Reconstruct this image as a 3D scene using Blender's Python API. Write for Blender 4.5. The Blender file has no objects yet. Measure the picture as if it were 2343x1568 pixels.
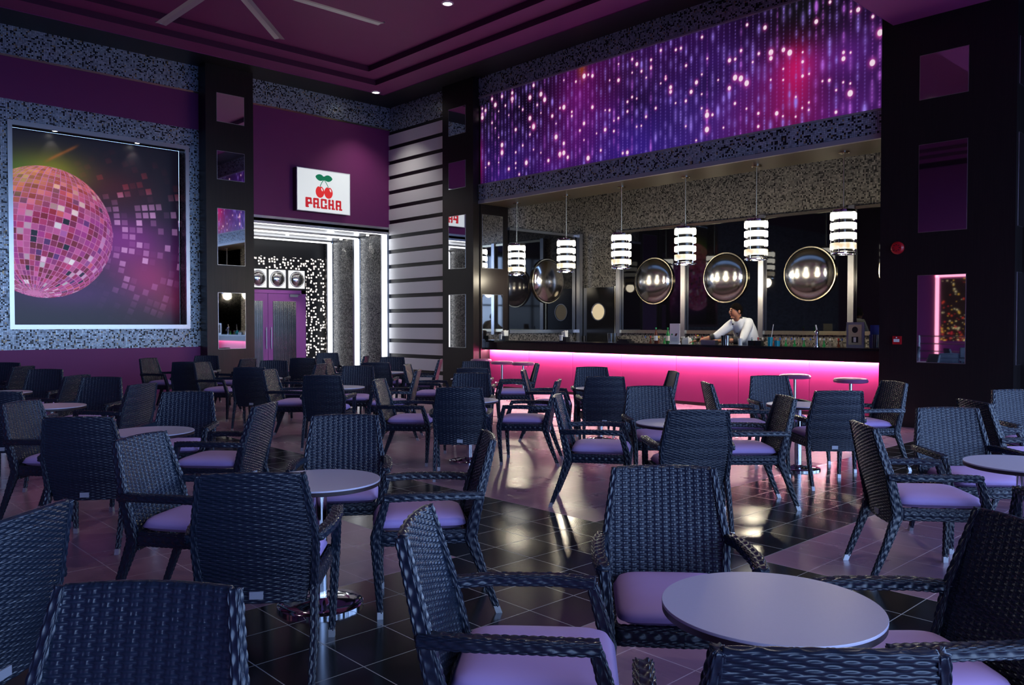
import bpy, math, random
import numpy as np
from mathutils import Vector, Matrix, noise as mnoise
random.seed(7); np.random.seed(7)
PI = math.pi
S = bpy.context.scene
COL = S.collection

# ------------------------------------------------------------------ camera
# room axes: +X towards the bar wall, +Y towards the artwork wall
cam = bpy.data.cameras.new('camera'); cam.lens = 1862.0 / 2343.0 * 36.0; cam.sensor_width = 36.0
cam.clip_start = 0.05; cam.clip_end = 200
co = bpy.data.objects.new('camera', cam); COL.objects.link(co)
co.location = (0, 0, 1.5)
co.rotation_euler = (math.radians(90 - 1.29), 0, math.radians(46.64 - 90))
S.camera = co
S.view_settings.view_transform = 'Standard'; S.view_settings.look = 'None'
S.view_settings.gamma = 1.0; S.view_settings.use_curve_mapping = False
S.view_settings.exposure = 0.0
S.cycles.use_denoising = True
DLW = 105.0      # power of the added downlights out of frame
S.cycles.max_bounces = 7; S.cycles.diffuse_bounces = 3; S.cycles.glossy_bounces = 5
S.cycles.transmission_bounces = 4; S.cycles.transparent_max_bounces = 6
S.cycles.sample_clamp_indirect = 4.0; S.cycles.caustics_reflective = False; S.cycles.caustics_refractive = False
S.cycles.use_adaptive_sampling = True

# ------------------------------------------------------------------ world: evening sky above, sea and terrace haze below
W = bpy.data.worlds.new('world'); S.world = W; W.use_nodes = True
wn = W.node_tree; wn.nodes.clear()
_o = wn.nodes.new('ShaderNodeOutputWorld'); _b = wn.nodes.new('ShaderNodeBackground')
_g = wn.nodes.new('ShaderNodeTexCoord'); _s = wn.nodes.new('ShaderNodeSeparateXYZ'); _r = wn.nodes.new('ShaderNodeValToRGB')
_m = wn.nodes.new('ShaderNodeMapRange'); _m.inputs[1].default_value = -0.3; _m.inputs[2].default_value = 0.7
wn.links.new(_g.outputs['Generated'], _s.inputs[0]); wn.links.new(_s.outputs[2], _m.inputs[0]); wn.links.new(_m.outputs[0], _r.inputs[0])
e = _r.color_ramp.elements
e[0].position = 0.0; e[0].color = (0.02, 0.05, 0.12, 1)
e[1].position = 1.0; e[1].color = (0.22, 0.38, 0.80, 1)
for p, c in ((0.27, (0.04, 0.11, 0.28, 1)), (0.31, (0.50, 0.68, 1.0, 1)), (0.5, (0.30, 0.48, 0.95, 1))):
    q = e.new(p); q.color = c
wn.links.new(_r.outputs[0], _b.inputs[0]); _b.inputs[1].default_value = 8.0
wn.links.new(_b.outputs[0], _o.inputs[0])

XB, YL, XW, YS = 12.5, 17.95, -7.0, -8.0      # bar wall, artwork wall, west wall, window wall

def portal(name, loc, rot, sx, sy):
    l = bpy.data.lights.new(name, 'AREA'); l.shape = 'RECTANGLE'; l.size = sx; l.size_y = sy
    l.cycles.is_portal = True
    o = bpy.data.objects.new(name, l); COL.objects.link(o); o.location = loc; o.rotation_euler = rot
    return o
portal('daylight_opening', (2.6, YS + .05, 2.9), (PI / 2, 0, 0), 19, 5.6)
portal('daylight_opening', (12.9, -2.4, 2.9), (PI / 2, 0, PI / 2), 10.8, 5.6)

def lin(c):
    c = np.asarray(c, dtype=float)
    return np.where(c <= 0.04045, c / 12.92, ((c + 0.055) / 1.055) ** 2.4)
def srgb(r, g, b):
    return tuple(float(v) for v in lin(np.array([r, g, b]) / 255.0))

# ------------------------------------------------------------------ materials
class NT:
    def __init__(s, m):
        m.use_nodes = True; s.t = m.node_tree; s.t.nodes.clear()
        s.out = s.t.nodes.new('ShaderNodeOutputMaterial')
    def n(s, typ, **k):
        x = s.t.nodes.new(typ)
        for a, b in k.items(): setattr(x, a, b)
        return x
    def l(s, a, b): s.t.links.new(a, b)
    def put(s, sock, v):
        if hasattr(v, 'is_output'): s.l(v, sock)
        else: sock.default_value = v
    def m(s, op, a, b=0.0, c=0.0):
        x = s.n('ShaderNodeMath', operation=op)
        s.put(x.inputs[0], a); s.put(x.inputs[1], b); s.put(x.inputs[2], c)
        return x.outputs[0]
    def mix(s, f, a, b):
        x = s.n('ShaderNodeMix', data_type='RGBA')
        s.put(x.inputs[0], f); s.put(x.inputs[6], a); s.put(x.inputs[7], b)
        return x.outputs[2]
    def bsdf(s, **k):
        p = s.n('ShaderNodeBsdfPrincipled')
        for a, v in k.items():
            s.put(p.inputs[a.replace('_', ' ')], v)
        s.l(p.outputs[0], s.out.inputs[0]); return p
    def uv(s):
        t = s.n('ShaderNodeUVMap'); q = s.n('ShaderNodeSeparateXYZ'); s.l(t.outputs[0], q.inputs[0])
        return t.outputs[0], q.outputs[0], q.outputs[1]
    def obj(s):
        t = s.n('ShaderNodeTexCoord'); q = s.n('ShaderNodeSeparateXYZ'); s.l(t.outputs['Object'], q.inputs[0])
        return t.outputs['Object'], q.outputs[0], q.outputs[1], q.outputs[2]
    def bump(s, p, h, dist=0.002, st=1.0):
        b = s.n('ShaderNodeBump'); b.inputs['Strength'].default_value = st; b.inputs['Distance'].default_value = dist
        s.l(h, b.inputs['Height']); s.l(b.outputs[0], p.inputs['Normal'])

def c4(c): return (c[0], c[1], c[2], 1.0)
def simple(name, c, rough=0.5, metal=0.0, em=None, es=0.0, ior=1.5, coat=0.0, noise=0.0, nscale=20.0, bump=0.0, trans=0.0, alpha=1.0):
    m = bpy.data.materials.new(name); t = NT(m)
    p = t.bsdf(Base_Color=c4(c), Roughness=rough, Metallic=metal, IOR=ior)
    p.inputs['Coat Weight'].default_value = coat
    if trans: p.inputs['Transmission Weight'].default_value = trans
    if em: p.inputs['Emission Color'].default_value = c4(em); p.inputs['Emission Strength'].default_value = es
    if noise or bump:
        tc = t.n('ShaderNodeTexCoord'); nz = t.n('ShaderNodeTexNoise'); nz.inputs['Scale'].default_value = nscale
        t.l(tc.outputs['Object'], nz.inputs['Vector'])
        if noise:
            t.l(t.mix(nz.outputs[0], c4([v * (1 - noise) for v in c]), c4([v * (1 + noise) for v in c])), p.inputs['Base Color'])
        if bump: t.bump(p, nz.outputs[0], 0.003, bump)
    return m

MW = {}
MW['wicker'] = simple('wicker', (0.010, 0.017, 0.033), 0.27, noise=.35, nscale=90, coat=.0)
MW['cap'] = simple('foot_cap_metal', (0.50, 0.52, 0.56), 0.38, 0.85)
MW['tag'] = simple('tag_metal', (0.45, 0.48, 0.55), 0.45, 0.3)
MW['cushion'] = simple('lilac_fabric', (0.52, 0.36, 0.74), 0.62, noise=.06, nscale=6, bump=.12)
MW['chrome'] = simple('chrome', (0.75, 0.76, 0.78), 0.07, 1.0)
MW['brushed'] = simple('brushed_steel', (0.55, 0.55, 0.57), 0.28, 1.0, noise=.1, nscale=8)
MW['silver'] = simple('silver_trim', (0.50, 0.51, 0.54), 0.28, 1.0)
MW['greytrim'] = simple('satin_grey_trim', (0.42, 0.43, 0.46), 0.35, 0.35)
MW['gold'] = simple('champagne_metal', (0.72, 0.62, 0.42), 0.22, 1.0)
MW['tabletop'] = simple('tabletop_laminate', (0.50, 0.47, 0.60), 0.34, noise=.03, nscale=120)
MW['tableedge'] = simple('tabletop_edge', (0.030, 0.018, 0.024), 0.4)
MW['purple'] = simple('purple_paint', srgb(122, 40, 106), 0.6, noise=.03, nscale=3)
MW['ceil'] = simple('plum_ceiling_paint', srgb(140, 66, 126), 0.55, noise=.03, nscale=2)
MW['ceildark'] = simple('dark_plum', srgb(74, 28, 66), 0.6)  # deeper plum, on the ceiling risers and the sign box
MW['black'] = simple('black_paint', (0.006, 0.006, 0.007), 0.5)
MW['blackgloss'] = simple('black_lacquer', (0.008, 0.008, 0.009), 0.15)
MW['mirror'] = simple('mirror_glass', (0.80, 0.80, 0.82), 0.02, 1.0)
MW['darkglass'] = simple('black_mirror_glass', (0.004, 0.004, 0.006), 0.03, 0.0, ior=1.65)
MW['dome'] = simple('dome_mirror', (0.82, 0.80, 0.76), 0.17, 1.0)
MW['white'] = simple('white_paint', (0.84, 0.85, 0.87), 0.5)
MW['whiteled'] = simple('white_led', (0.9, 0.9, 0.9), 0.5, em=(0.93, 0.96, 1.0), es=3.2)
MW['whiteled2'] = simple('white_led_soft', (0.9, 0.9, 0.9), 0.5, em=(0.95, 0.97, 1.0), es=1.4)
MW['pinkled'] = simple('pink_led', (0.9, 0.8, 0.9), 0.5, em=(1.0, 0.52, 0.60), es=360.0)
MW['pinkpanel'] = simple('magenta_panel', (0.34, 0.036, 0.165), 0.3)
MW['downlight'] = simple('downlight_glow', (0.9, 0.9, 0.9), 0.5, em=(1.0, 0.97, 0.92), es=14.0)
MW['fanblade'] = simple('fan_blade_aluminium', (0.62, 0.62, 0.60), 0.35, 0.25)
MW['red'] = simple('red_plastic', srgb(175, 20, 30), 0.35)
MW['offwhite'] = simple('paper_white', (0.78, 0.78, 0.74), 0.6)
MW['stoolseat'] = simple('plum_vinyl', (0.20, 0.07, 0.19), 0.35)
MW['doorpaint'] = simple('violet_door_paint', srgb(176, 96, 178), 0.4)
MW['blackplastic'] = simple('black_plastic', (0.012, 0.012, 0.014), 0.3)
MW['olive'] = simple('dark_olive_ceiling', (0.10, 0.09, 0.055), 0.35)
MW['skin'] = simple('skin', (0.46, 0.19, 0.105), 0.5)
MW['hair'] = simple('black_hair', (0.004, 0.003, 0.003), 0.9, ior=1.1)
MW['shirt'] = simple('white_shirt_cotton', (0.72, 0.74, 0.78), 0.75, noise=.08, nscale=12, bump=.5)
MW['darkcloth'] = simple('black_cloth', (0.014, 0.014, 0.018), 0.8)
MW['glass'] = simple('clear_glass', (0.9, 0.95, 0.97), 0.04, trans=1.0, ior=1.45)
MW['bluedrink'] = simple('blue_glass', (0.01, 0.36, 0.50), 0.1, trans=.3)
MW['greendrink'] = simple('green_cocktail', (0.35, 0.62, 0.10), 0.15)
MW['greenglass'] = simple('green_bottle_glass', (0.02, 0.22, 0.06), 0.1)
MW['brownglass'] = simple('brown_bottle_glass', (0.10, 0.03, 0.02), 0.1)
MW['yellow'] = simple('yellow_plastic', (0.75, 0.50, 0.03), 0.35)
MW['bluecap'] = simple('blue_plastic', (0.02, 0.07, 0.42), 0.35)

def wood_mat():
    m = bpy.data.materials.new('wenge_wood'); t = NT(m)
    tc = t.n('ShaderNodeTexCoord'); mp = t.n('ShaderNodeMapping'); mp.inputs['Scale'].default_value = (60, 60, 1.6)
    t.l(tc.outputs['Object'], mp.inputs[0])
    nz = t.n('ShaderNodeTexNoise'); nz.inputs['Scale'].default_value = 1.0; nz.inputs['Detail'].default_value = 3
    t.l(mp.outputs[0], nz.inputs['Vector'])
    p = t.bsdf(Base_Color=t.mix(nz.outputs[0], (0.003, 0.0026, 0.003, 1), (0.018, 0.013, 0.013, 1)), Roughness=0.36, IOR=1.42)
    t.bump(p, nz.outputs[0], 0.001, .5)
    return m
MW['wood'] = wood_mat()

def mosaic_mat(name, cols, size=0.030, rough=.22, grout=(0.02, 0.02, 0.025, 1)):
    m = bpy.data.materials.new(name); t = NT(m)
    uv, u, v = t.uv()
    su, sv = t.m('DIVIDE', u, size), t.m('DIVIDE', v, size)
    cx = t.n('ShaderNodeCombineXYZ'); t.l(t.m('FLOOR', su), cx.inputs[0]); t.l(t.m('FLOOR', sv), cx.inputs[1])
    wnz = t.n('ShaderNodeTexWhiteNoise', noise_dimensions='3D'); t.l(cx.outputs[0], wnz.inputs[0])
    r = t.n('ShaderNodeValToRGB'); r.color_ramp.interpolation = 'CONSTANT'
    el = r.color_ramp.elements
    el[0].position = 0; el[0].color = cols[0][1]; el[1].position = cols[1][0]; el[1].color = cols[1][1]
    for p_, c_ in cols[2:]:
        q = el.new(p_); q.color = c_
    t.l(wnz.outputs[0], r.inputs[0])
    fu, fv = t.m('FRACT', su), t.m('FRACT', sv)
    g = t.m('MULTIPLY', t.m('MULTIPLY', t.m('GREATER_THAN', fu, .10), t.m('GREATER_THAN', fv, .10)), 1.0)
    w2 = t.n('ShaderNodeTexWhiteNoise', noise_dimensions='3D'); a2 = t.n('ShaderNodeVectorMath', operation='ADD'); t.l(cx.outputs[0], a2.inputs[0]); a2.inputs[1].default_value = (31.3, 7.1, 3.0)
    t.l(a2.outputs[0], w2.inputs[0])
    p = t.bsdf(Base_Color=t.mix(g, grout, r.outputs[0]), Roughness=t.m('MULTIPLY_ADD', w2.outputs[0], .25, rough))
    p.inputs['Metallic'].default_value = .25
    # every tessera is tilted a little
    bp = t.n('ShaderNodeBump'); bp.inputs['Strength'].default_value = .5; bp.inputs['Distance'].default_value = .002
    t.l(t.m('MULTIPLY', g, t.m('MULTIPLY', w2.outputs[0], t.m('ADD', fu, fv))), bp.inputs['Height']); t.l(bp.outputs[0], p.inputs['Normal'])
    return m
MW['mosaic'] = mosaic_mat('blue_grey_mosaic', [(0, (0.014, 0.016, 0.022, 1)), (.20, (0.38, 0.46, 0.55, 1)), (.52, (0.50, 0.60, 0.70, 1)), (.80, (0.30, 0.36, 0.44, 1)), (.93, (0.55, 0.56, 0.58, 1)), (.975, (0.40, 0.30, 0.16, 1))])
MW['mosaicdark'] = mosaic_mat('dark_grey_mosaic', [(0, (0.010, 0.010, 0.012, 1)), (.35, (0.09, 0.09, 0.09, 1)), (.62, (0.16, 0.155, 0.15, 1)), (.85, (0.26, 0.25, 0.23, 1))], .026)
MW['mosaicbar'] = mosaic_mat('pendant_lit_mosaic', [(0, (0.045, 0.043, 0.04, 1)), (.20, (0.20, 0.19, 0.175, 1)), (.5, (0.28, 0.265, 0.24, 1)), (.84, (0.40, 0.375, 0.33, 1))], .030)  # same mosaic, the pendants' warm light put into its colour

def floor_mat():
    m = bpy.data.materials.new('floor_tiles'); t = NT(m)
    o, x, y, z = t.obj()
    TS = .34
    fx = t.m('FRACT', t.m('DIVIDE', t.m('ADD', x, -4.67 + 34), TS)); fy = t.m('FRACT', t.m('DIVIDE', t.m('ADD', y, -4.03 + 34), TS))
    ix = t.m('FLOOR', t.m('DIVIDE', t.m('ADD', x, -4.67 + 34), TS)); iy = t.m('FLOOR', t.m('DIVIDE', t.m('ADD', y, -4.03 + 34), TS))
    W_ = .014
    tile = t.m('MULTIPLY', t.m('GREATER_THAN', fx, W_), t.m('GREATER_THAN', fy, W_))
    bx = t.m('MULTIPLY', t.m('GREATER_THAN', x, 3.31), t.m('LESS_THAN', x, 4.67))
    by = t.m('MULTIPLY', t.m('GREATER_THAN', y, 2.67), t.m('LESS_THAN', y, 4.03))
    band = t.m('MAXIMUM', bx, by)
    cc = t.n('ShaderNodeCombineXYZ'); t.l(ix, cc.inputs[0]); t.l(iy, cc.inputs[1])
    wn_ = t.n('ShaderNodeTexWhiteNoise', noise_dimensions='3D'); t.l(cc.outputs[0], wn_.inputs[0])
    nz = t.n('ShaderNodeTexNoise'); nz.inputs['Scale'].default_value = 2.5; nz.inputs['Detail'].default_value = 4; t.l(o, nz.inputs['Vector'])
    mp = t.n('ShaderNodeMapping'); mp.inputs['Scale'].default_value = (14, 1.5, 1); t.l(o, mp.inputs[0])
    n2 = t.n('ShaderNodeTexNoise'); n2.inputs['Scale'].default_value = 1.5; n2.inputs['Detail'].default_value = 3; t.l(mp.outputs[0], n2.inputs['Vector'])
    mauve = t.mix(n2.outputs[0], (0.24, 0.125, 0.19, 1), (0.34, 0.19, 0.27, 1))
    blk = t.mix(nz.outputs[0], (0.004, 0.005, 0.006, 1), (0.010, 0.012, 0.013, 1))
    base = t.mix(band, mauve, blk)
    grout = t.mix(band, (0.60, 0.46, 0.56, 1), (0.34, 0.36, 0.38, 1))
    rg = t.m('ADD', t.m('ADD', t.m('MULTIPLY', nz.outputs[0], .08), t.m('MULTIPLY_ADD', wn_.outputs[0], .03, .12)), t.m('MULTIPLY', t.m('SUBTRACT', 1.0, band), .11))
    p = t.bsdf(Base_Color=t.mix(tile, grout, base), Roughness=t.m('MAXIMUM', rg, t.m('MULTIPLY', t.m('SUBTRACT', 1.0, tile), .6)), IOR=1.85)
    h = t.m('ADD', t.m('MULTIPLY', tile, .6), t.m('MULTIPLY', nz.outputs[0], .015))
    b = t.n('ShaderNodeBump'); b.inputs['Strength'].default_value = .07; b.inputs['Distance'].default_value = .003
    t.l(h, b.inputs['Height']); t.l(b.outputs[0], p.inputs['Normal'])
    return m
MW['floor'] = floor_mat()

def print_mat(name, es, bc=1.0, rough=.5):
    m = bpy.data.materials.new(name); t = NT(m)
    a = t.n('ShaderNodeAttribute'); a.attribute_name = 'Col'
    p = t.bsdf(Base_Color=t.mix(bc, (0, 0, 0, 1), a.outputs[0]), Roughness=rough)
    t.l(a.outputs[0], p.inputs['Emission Color']); p.inputs['Emission Strength'].default_value = es
    return m
MW['discoprint'] = print_mat('backlit_disco_print', .60, .35, .35)
MW['beadprint'] = print_mat('backlit_bead_print', .82, .5, .3)
MW['signprint'] = print_mat('lightbox_face', .75, .6)
MW['mural'] = print_mat('mural_print', .7, .6)

def lattice_mat():
    m = bpy.data.materials.new('backlit_lattice'); t = NT(m)
    uv, u, v = t.uv()
    def vor(scale, off, feat='F1', metric='CHEBYCHEV'):
        mp = t.n('ShaderNodeMapping'); mp.inputs['Location'].default_value = off; t.l(uv, mp.inputs[0])
        x = t.n('ShaderNodeTexVoronoi', feature=feat, distance=metric); x.inputs['Scale'].default_value = scale; x.inputs['Randomness'].default_value = .55
        t.l(mp.outputs[0], x.inputs['Vector']); return x.outputs['Distance']
    a = t.m('LESS_THAN', vor(13, (0, 0, 0), 'F1', 'CHEBYCHEV'), .30)
    p = t.bsdf(Base_Color=t.mix(a, (0.01, 0.009, 0.009, 1), (0.8, 0.78, 0.74, 1)), Roughness=.5)
    t.l(t.mix(a, (0, 0, 0, 1), (1.0, 0.88, 0.78, 1)), p.inputs['Emission Color']); p.inputs['Emission Strength'].default_value = 1.15
    return m
MW['lattice'] = lattice_mat()

def lampband_mat(name, es, marble):
    m = bpy.data.materials.new(name); t = NT(m)
    tc = t.n('ShaderNodeTexCoord'); nz = t.n('ShaderNodeTexNoise'); nz.inputs['Scale'].default_value = 7; nz.inputs['Detail'].default_value = 3
    t.l(tc.outputs['Object'], nz.inputs['Vector'])
    r = t.n('ShaderNodeValToRGB'); r.color_ramp.elements[0].position = .42; r.color_ramp.elements[0].color = (1.0, .96, .84, 1)
    r.color_ramp.elements[1].position = .62; r.color_ramp.elements[1].color = (1.0, .96, .84, 1) if not marble else (0.75, .56, .28, 1)
    t.l(nz.outputs[0], r.inputs[0])
    p = t.bsdf(Base_Color=(0.8, 0.78, 0.7, 1), Roughness=.4)
    t.l(r.outputs[0], p.inputs['Emission Color']); p.inputs['Emission Strength'].default_value = es
    return m
MW['band'] = lampband_mat('glowing_shade', 4.2, False)
MW['bandlow'] = lampband_mat('glowing_alabaster_shade', 1.15, True)

def doorglass_mat():
    m = bpy.data.materials.new('ribbed_dark_glass'); t = NT(m)
    uv, u, v = t.uv()
    w = t.m('SINE', t.m('MULTIPLY', u, 220.0))
    p = t.bsdf(Base_Color=(0.010, 0.014, 0.016, 1), Roughness=.12, IOR=1.9)
    t.bump(p, w, .002, .5)
    return m
MW['doorglass'] = doorglass_mat()

# ------------------------------------------------------------------ mesh helpers
class MB:
    def __init__(s): s.v = []; s.f = []; s.uv = []; s.mi = []
    def quad(s, a, b, c, d, uv=None, mi=0):
        i = len(s.v); s.v += [a, b, c, d]; s.f.append((i, i + 1, i + 2, i + 3)); s.mi.append(mi)
        s.uv += uv if uv else [(0, 0), (1, 0), (1, 1), (0, 1)]
        return s
    def box(s, x0, x1, y0, y1, z0, z1, mi=0, skip=''):
        P = lambda x, y, z: (x, y, z)
        if '-x' not in skip: s.quad(P(x0, y1, z0), P(x0, y0, z0), P(x0, y0, z1), P(x0, y1, z1), [(-y1, z0), (-y0, z0), (-y0, z1), (-y1, z1)], mi)
        if '+x' not in skip: s.quad(P(x1, y0, z0), P(x1, y1, z0), P(x1, y1, z1), P(x1, y0, z1), [(y0, z0), (y1, z0), (y1, z1), (y0, z1)], mi)
        if '-y' not in skip: s.quad(P(x0, y0, z0), P(x1, y0, z0), P(x1, y0, z1), P(x0, y0, z1), [(x0, z0), (x1, z0), (x1, z1), (x0, z1)], mi)
        if '+y' not in skip: s.quad(P(x1, y1, z0), P(x0, y1, z0), P(x0, y1, z1), P(x1, y1, z1), [(-x1, z0), (-x0, z0), (-x0, z1), (-x1, z1)], mi)
        if '+z' not in skip: s.quad(P(x0, y0, z1), P(x1, y0, z1), P(x1, y1, z1), P(x0, y1, z1), [(x0, y0), (x1, y0), (x1, y1), (x0, y1)], mi)
        if '-z' not in skip: s.quad(P(x0, y1, z0), P(x1, y1, z0), P(x1, y0, z0), P(x0, y0, z0), [(x0, y1), (x1, y1), (x1, y0), (x0, y0)], mi)
        return s
    def tube(s, a, b, r, n=12, r2=None, mi=0, caps=True):
        a = Vector(a); b = Vector(b); r2 = r if r2 is None else r2
        d = (b - a).normalized(); q = Vector((1, 0, 0)) if abs(d.x) < .9 else Vector((0, 1, 0))
        u = d.cross(q).normalized(); w = d.cross(u); i = len(s.v)
        for k in range(n):
            t = 2 * PI * k / n; c = u * math.cos(t) + w * math.sin(t)
            s.v += [tuple(a + c * r), tuple(b + c * r2)]
        for k in range(n):
            j = (k + 1) % n
            s.f.append((i + 2 * k, i + 2 * k + 1, i + 2 * j + 1, i + 2 * j)); s.mi.append(mi); s.uv += [(0, 0)] * 4
        if caps:
            s.f.append(tuple(i + 2 * k for k in range(n))); s.mi.append(mi); s.uv += [(0, 0)] * n
            s.f.append(tuple(i + 2 * k + 1 for k in reversed(range(n)))); s.mi.append(mi); s.uv += [(0, 0)] * n
        return s
    def lathe(s, prof, c=(0, 0, 0), n=32, mi=0, axis='z', sx=1.0):
        i = len(s.v); m = len(prof)
        for k in range(n):
            t = 2 * PI * k / n
            for (r, h) in prof:
                x, y, z = r * math.cos(t) * sx, r * math.sin(t), h
                if axis == 'y': x, y, z = x, -z, y      # bulges towards -y
                if axis == 'x': x, y, z = -z, x, y      # bulges towards -x
                s.v.append((c[0] + x, c[1] + y, c[2] + z))
        for k in range(n):
            j = (k + 1) % n
            for q in range(m - 1):
                s.f.append((i + k * m + q, i + j * m + q, i + j * m + q + 1, i + k * m + q + 1)); s.mi.append(mi); s.uv += [(0, 0)] * 4
        return s
    def build(s, name, mats, parent=None, smooth=False, loc=None, bevel=0.0):
        me = bpy.data.meshes.new(name); me.from_pydata(s.v, [], s.f)
        if not isinstance(mats, (list, tuple)): mats = [mats]
        for m in mats: me.materials.append(MW[m])
        uvl = me.uv_layers.new(name='UVMap'); uvl.data.foreach_set('uv', np.array(s.uv, dtype=np.float32).ravel())
        me.polygons.foreach_set('material_index', s.mi)
        if smooth: me.polygons.foreach_set('use_smooth', [True] * len(me.polygons))
        me.update(); me.validate()
        if smooth:
            try: me.set_sharp_from_angle(angle=math.radians(40))
            except Exception: pass
        o = bpy.data.objects.new(name, me); COL.objects.link(o)
        if parent: o.parent = parent
        if loc: o.location = loc
        if bevel:
            b = o.modifiers.new('bevel', 'BEVEL'); b.width = bevel; b.segments = 2; b.limit_method = 'ANGLE'
        return o

def npmesh(name, V, F, mat, parent=None, smooth=True, col=None, uv=None):
    """V (n,3), F (m,4) -> one mesh object"""
    me = bpy.data.meshes.new(name)
    me.vertices.add(len(V)); me.vertices.foreach_set('co', np.asarray(V, dtype=np.float32).ravel())
    me.loops.add(F.size); me.loops.foreach_set('vertex_index', F.astype(np.int32).ravel())
    me.polygons.add(len(F)); me.polygons.foreach_set('loop_start', np.arange(0, F.size, 4, dtype=np.int32))
    me.polygons.foreach_set('use_smooth', np.full(len(F), smooth))
    me.update(calc_edges=True)
    me.materials.append(MW[mat])
    if col is not None:
        a = me.color_attributes.new('Col', 'FLOAT_COLOR', 'POINT')
        cc = np.ones((len(V), 4), dtype=np.float32); cc[:, :3] = col; a.data.foreach_set('color', cc.ravel())
    o = bpy.data.objects.new(name, me); COL.objects.link(o)
    if parent: o.parent = parent
    return o

def thing(name, label, cat, loc=(0, 0, 0), rz=0.0, group=None):
    o = bpy.data.objects.new(name, None); COL.objects.link(o); o.location = loc; o.rotation_euler = (0, 0, rz)
    o.empty_display_size = .1
    o['label'] = label; o['category'] = cat
    if group: o['group'] = group
    return o
def tag(o, label, cat, group=None):
    o['label'] = label; o['category'] = cat
    if group: o['group'] = group
    return o
def struct(o):
    o['kind'] = 'structure'; return o
def dup(root, loc, rz, label, group=None):
    r = root.copy(); COL.objects.link(r); r.location = loc; r.rotation_euler = (0, 0, rz); r['label'] = label
    if group: r['group'] = group
    for ch in root.children:
        c = ch.copy(); COL.objects.link(c); c.parent = r; c.matrix_parent_inverse = ch.matrix_parent_inverse.copy()
        for g in ch.children:
            d = g.copy(); COL.objects.link(d); d.parent = c; d.matrix_parent_inverse = g.matrix_parent_inverse.copy()
    return r

# ------------------------------------------------------------------ setting: floor, walls, ceiling
struct(MB().quad((XW, YS, 0), (16.2, YS, 0), (16.2, 20.6, 0), (XW, 20.6, 0)).build('floor', 'floor'))

NX0, NX1, NZ0, NZ1, NY = 3.74, 7.14, 1.44, 5.37, 18.42          # artwork niche
wl = MB()
def wy(m, x0, x1, z0, z1, mi, y=YL):      # piece of wall facing -y
    m.quad((x0, y, z0), (x1, y, z0), (x1, y, z1), (x0, y, z1), [(x0, z0), (x1, z0), (x1, z1), (x0, z1)], mi)
def wx(m, y0, y1, z0, z1, mi, x=XB):      # piece of wall facing -x
    m.quad((x, y1, z0), (x, y0, z0), (x, y0, z1), (x, y1, z1), [(-y1, z0), (-y0, z0), (-y0, z1), (-y1, z1)], mi)
wy(wl, XW, 7.5, 0, 1.0, 0); wy(wl, XW, 7.5, 5.80, 6.62, 0); wy(wl, 8.4, XB, 4.06, 6.62, 0)
wy(wl, XW, XB, 6.62, 7.45, 1)
wy(wl, XW, NX0, 1.0, 5.80, 1); wy(wl, NX1, 7.5, 1.0, 5.80, 1); wy(wl, NX0, NX1, 1.0, NZ0, 1); wy(wl, NX0, NX1, NZ1, 5.80, 1)
# niche reveals
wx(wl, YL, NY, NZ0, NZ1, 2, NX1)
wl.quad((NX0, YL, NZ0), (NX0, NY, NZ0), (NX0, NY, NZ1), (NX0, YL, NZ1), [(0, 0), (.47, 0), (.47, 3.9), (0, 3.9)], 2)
wl.quad((NX0, YL, NZ0), (NX1, YL, NZ0), (NX1, NY, NZ0), (NX0, NY, NZ0), None, 3)
wl.quad((NX0, NY, NZ1), (NX1, NY, NZ1), (NX1, YL, NZ1), (NX0, YL, NZ1), None, 3)
wy(wl, NX0, NX1, NZ0, NZ1, 3, NY + .01)
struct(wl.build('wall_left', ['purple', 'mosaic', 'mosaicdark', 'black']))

wr = MB()
wx(wr, 14.3, YL, 0, 6.57, 1); wx(wr, 14.0, YL, 6.57, 7.45, 0)
wx(wr, 4.95, 14.33, 6.74, 7.45, 0, XB - .03); wx(wr, 4.95, 14.33, 4.36, 4.73, 0, XB - .03)
wx(wr, 4.95, 14.5, 4.30, 6.8, 1, XB + .06)
wx(wr, YS, 3.3, 5.6, 5.9, 1, 12.95)
struct(wr.build('wall_right', ['mosaic', 'black']))
# bar recess: back wall, side walls, slab and upper ceiling
wb = MB()
wx(wb, 4.9, 14.34, 0, 5.4, 0, 16.0); struct(wb.build('wall_back', ['mosaicbar']))
wb = MB(); wy(wb, XB + .0, 16.0, 0, 5.4, 0, 14.34); struct(wb.build('wall_bar_left', ['mosaicbar']))
wb = MB(); wb.quad((16, 5.06, 0), (XB, 5.06, 0), (XB, 5.06, 5.4), (16, 5.06, 5.4), [(0, 0), (3.5, 0), (3.5, 5.4), (0, 5.4)], 0)
struct(wb.build('wall_bar_right', ['mosaicbar']))
struct(MB().box(XB - .02, 13.50, 4.95, 14.36, 4.30, 4.42).build('trim_1', 'olive'))
struct(MB().box(13.45, 16.0, 4.95, 14.36, 5.4, 5.5).build('trim_2', 'olive'))
struct(MB().box(XB - .05, XB + .02, 5.0, 14.36, 4.295, 4.37).box(XB - .045, XB + .02, 5.0, 14.36, 4.715, 4.745).box(XB - .045, XB + .02, 5.0, 14.36, 6.73, 6.76).build('trim_3', 'greytrim'))
struct(MB().box(XW, 7.45, YL - .02, YL + .01, 6.60, 6.64).box(8.45, XB, YL - .02, YL + .01, 6.60, 6.64).build('trim_4', 'gold'))
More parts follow.
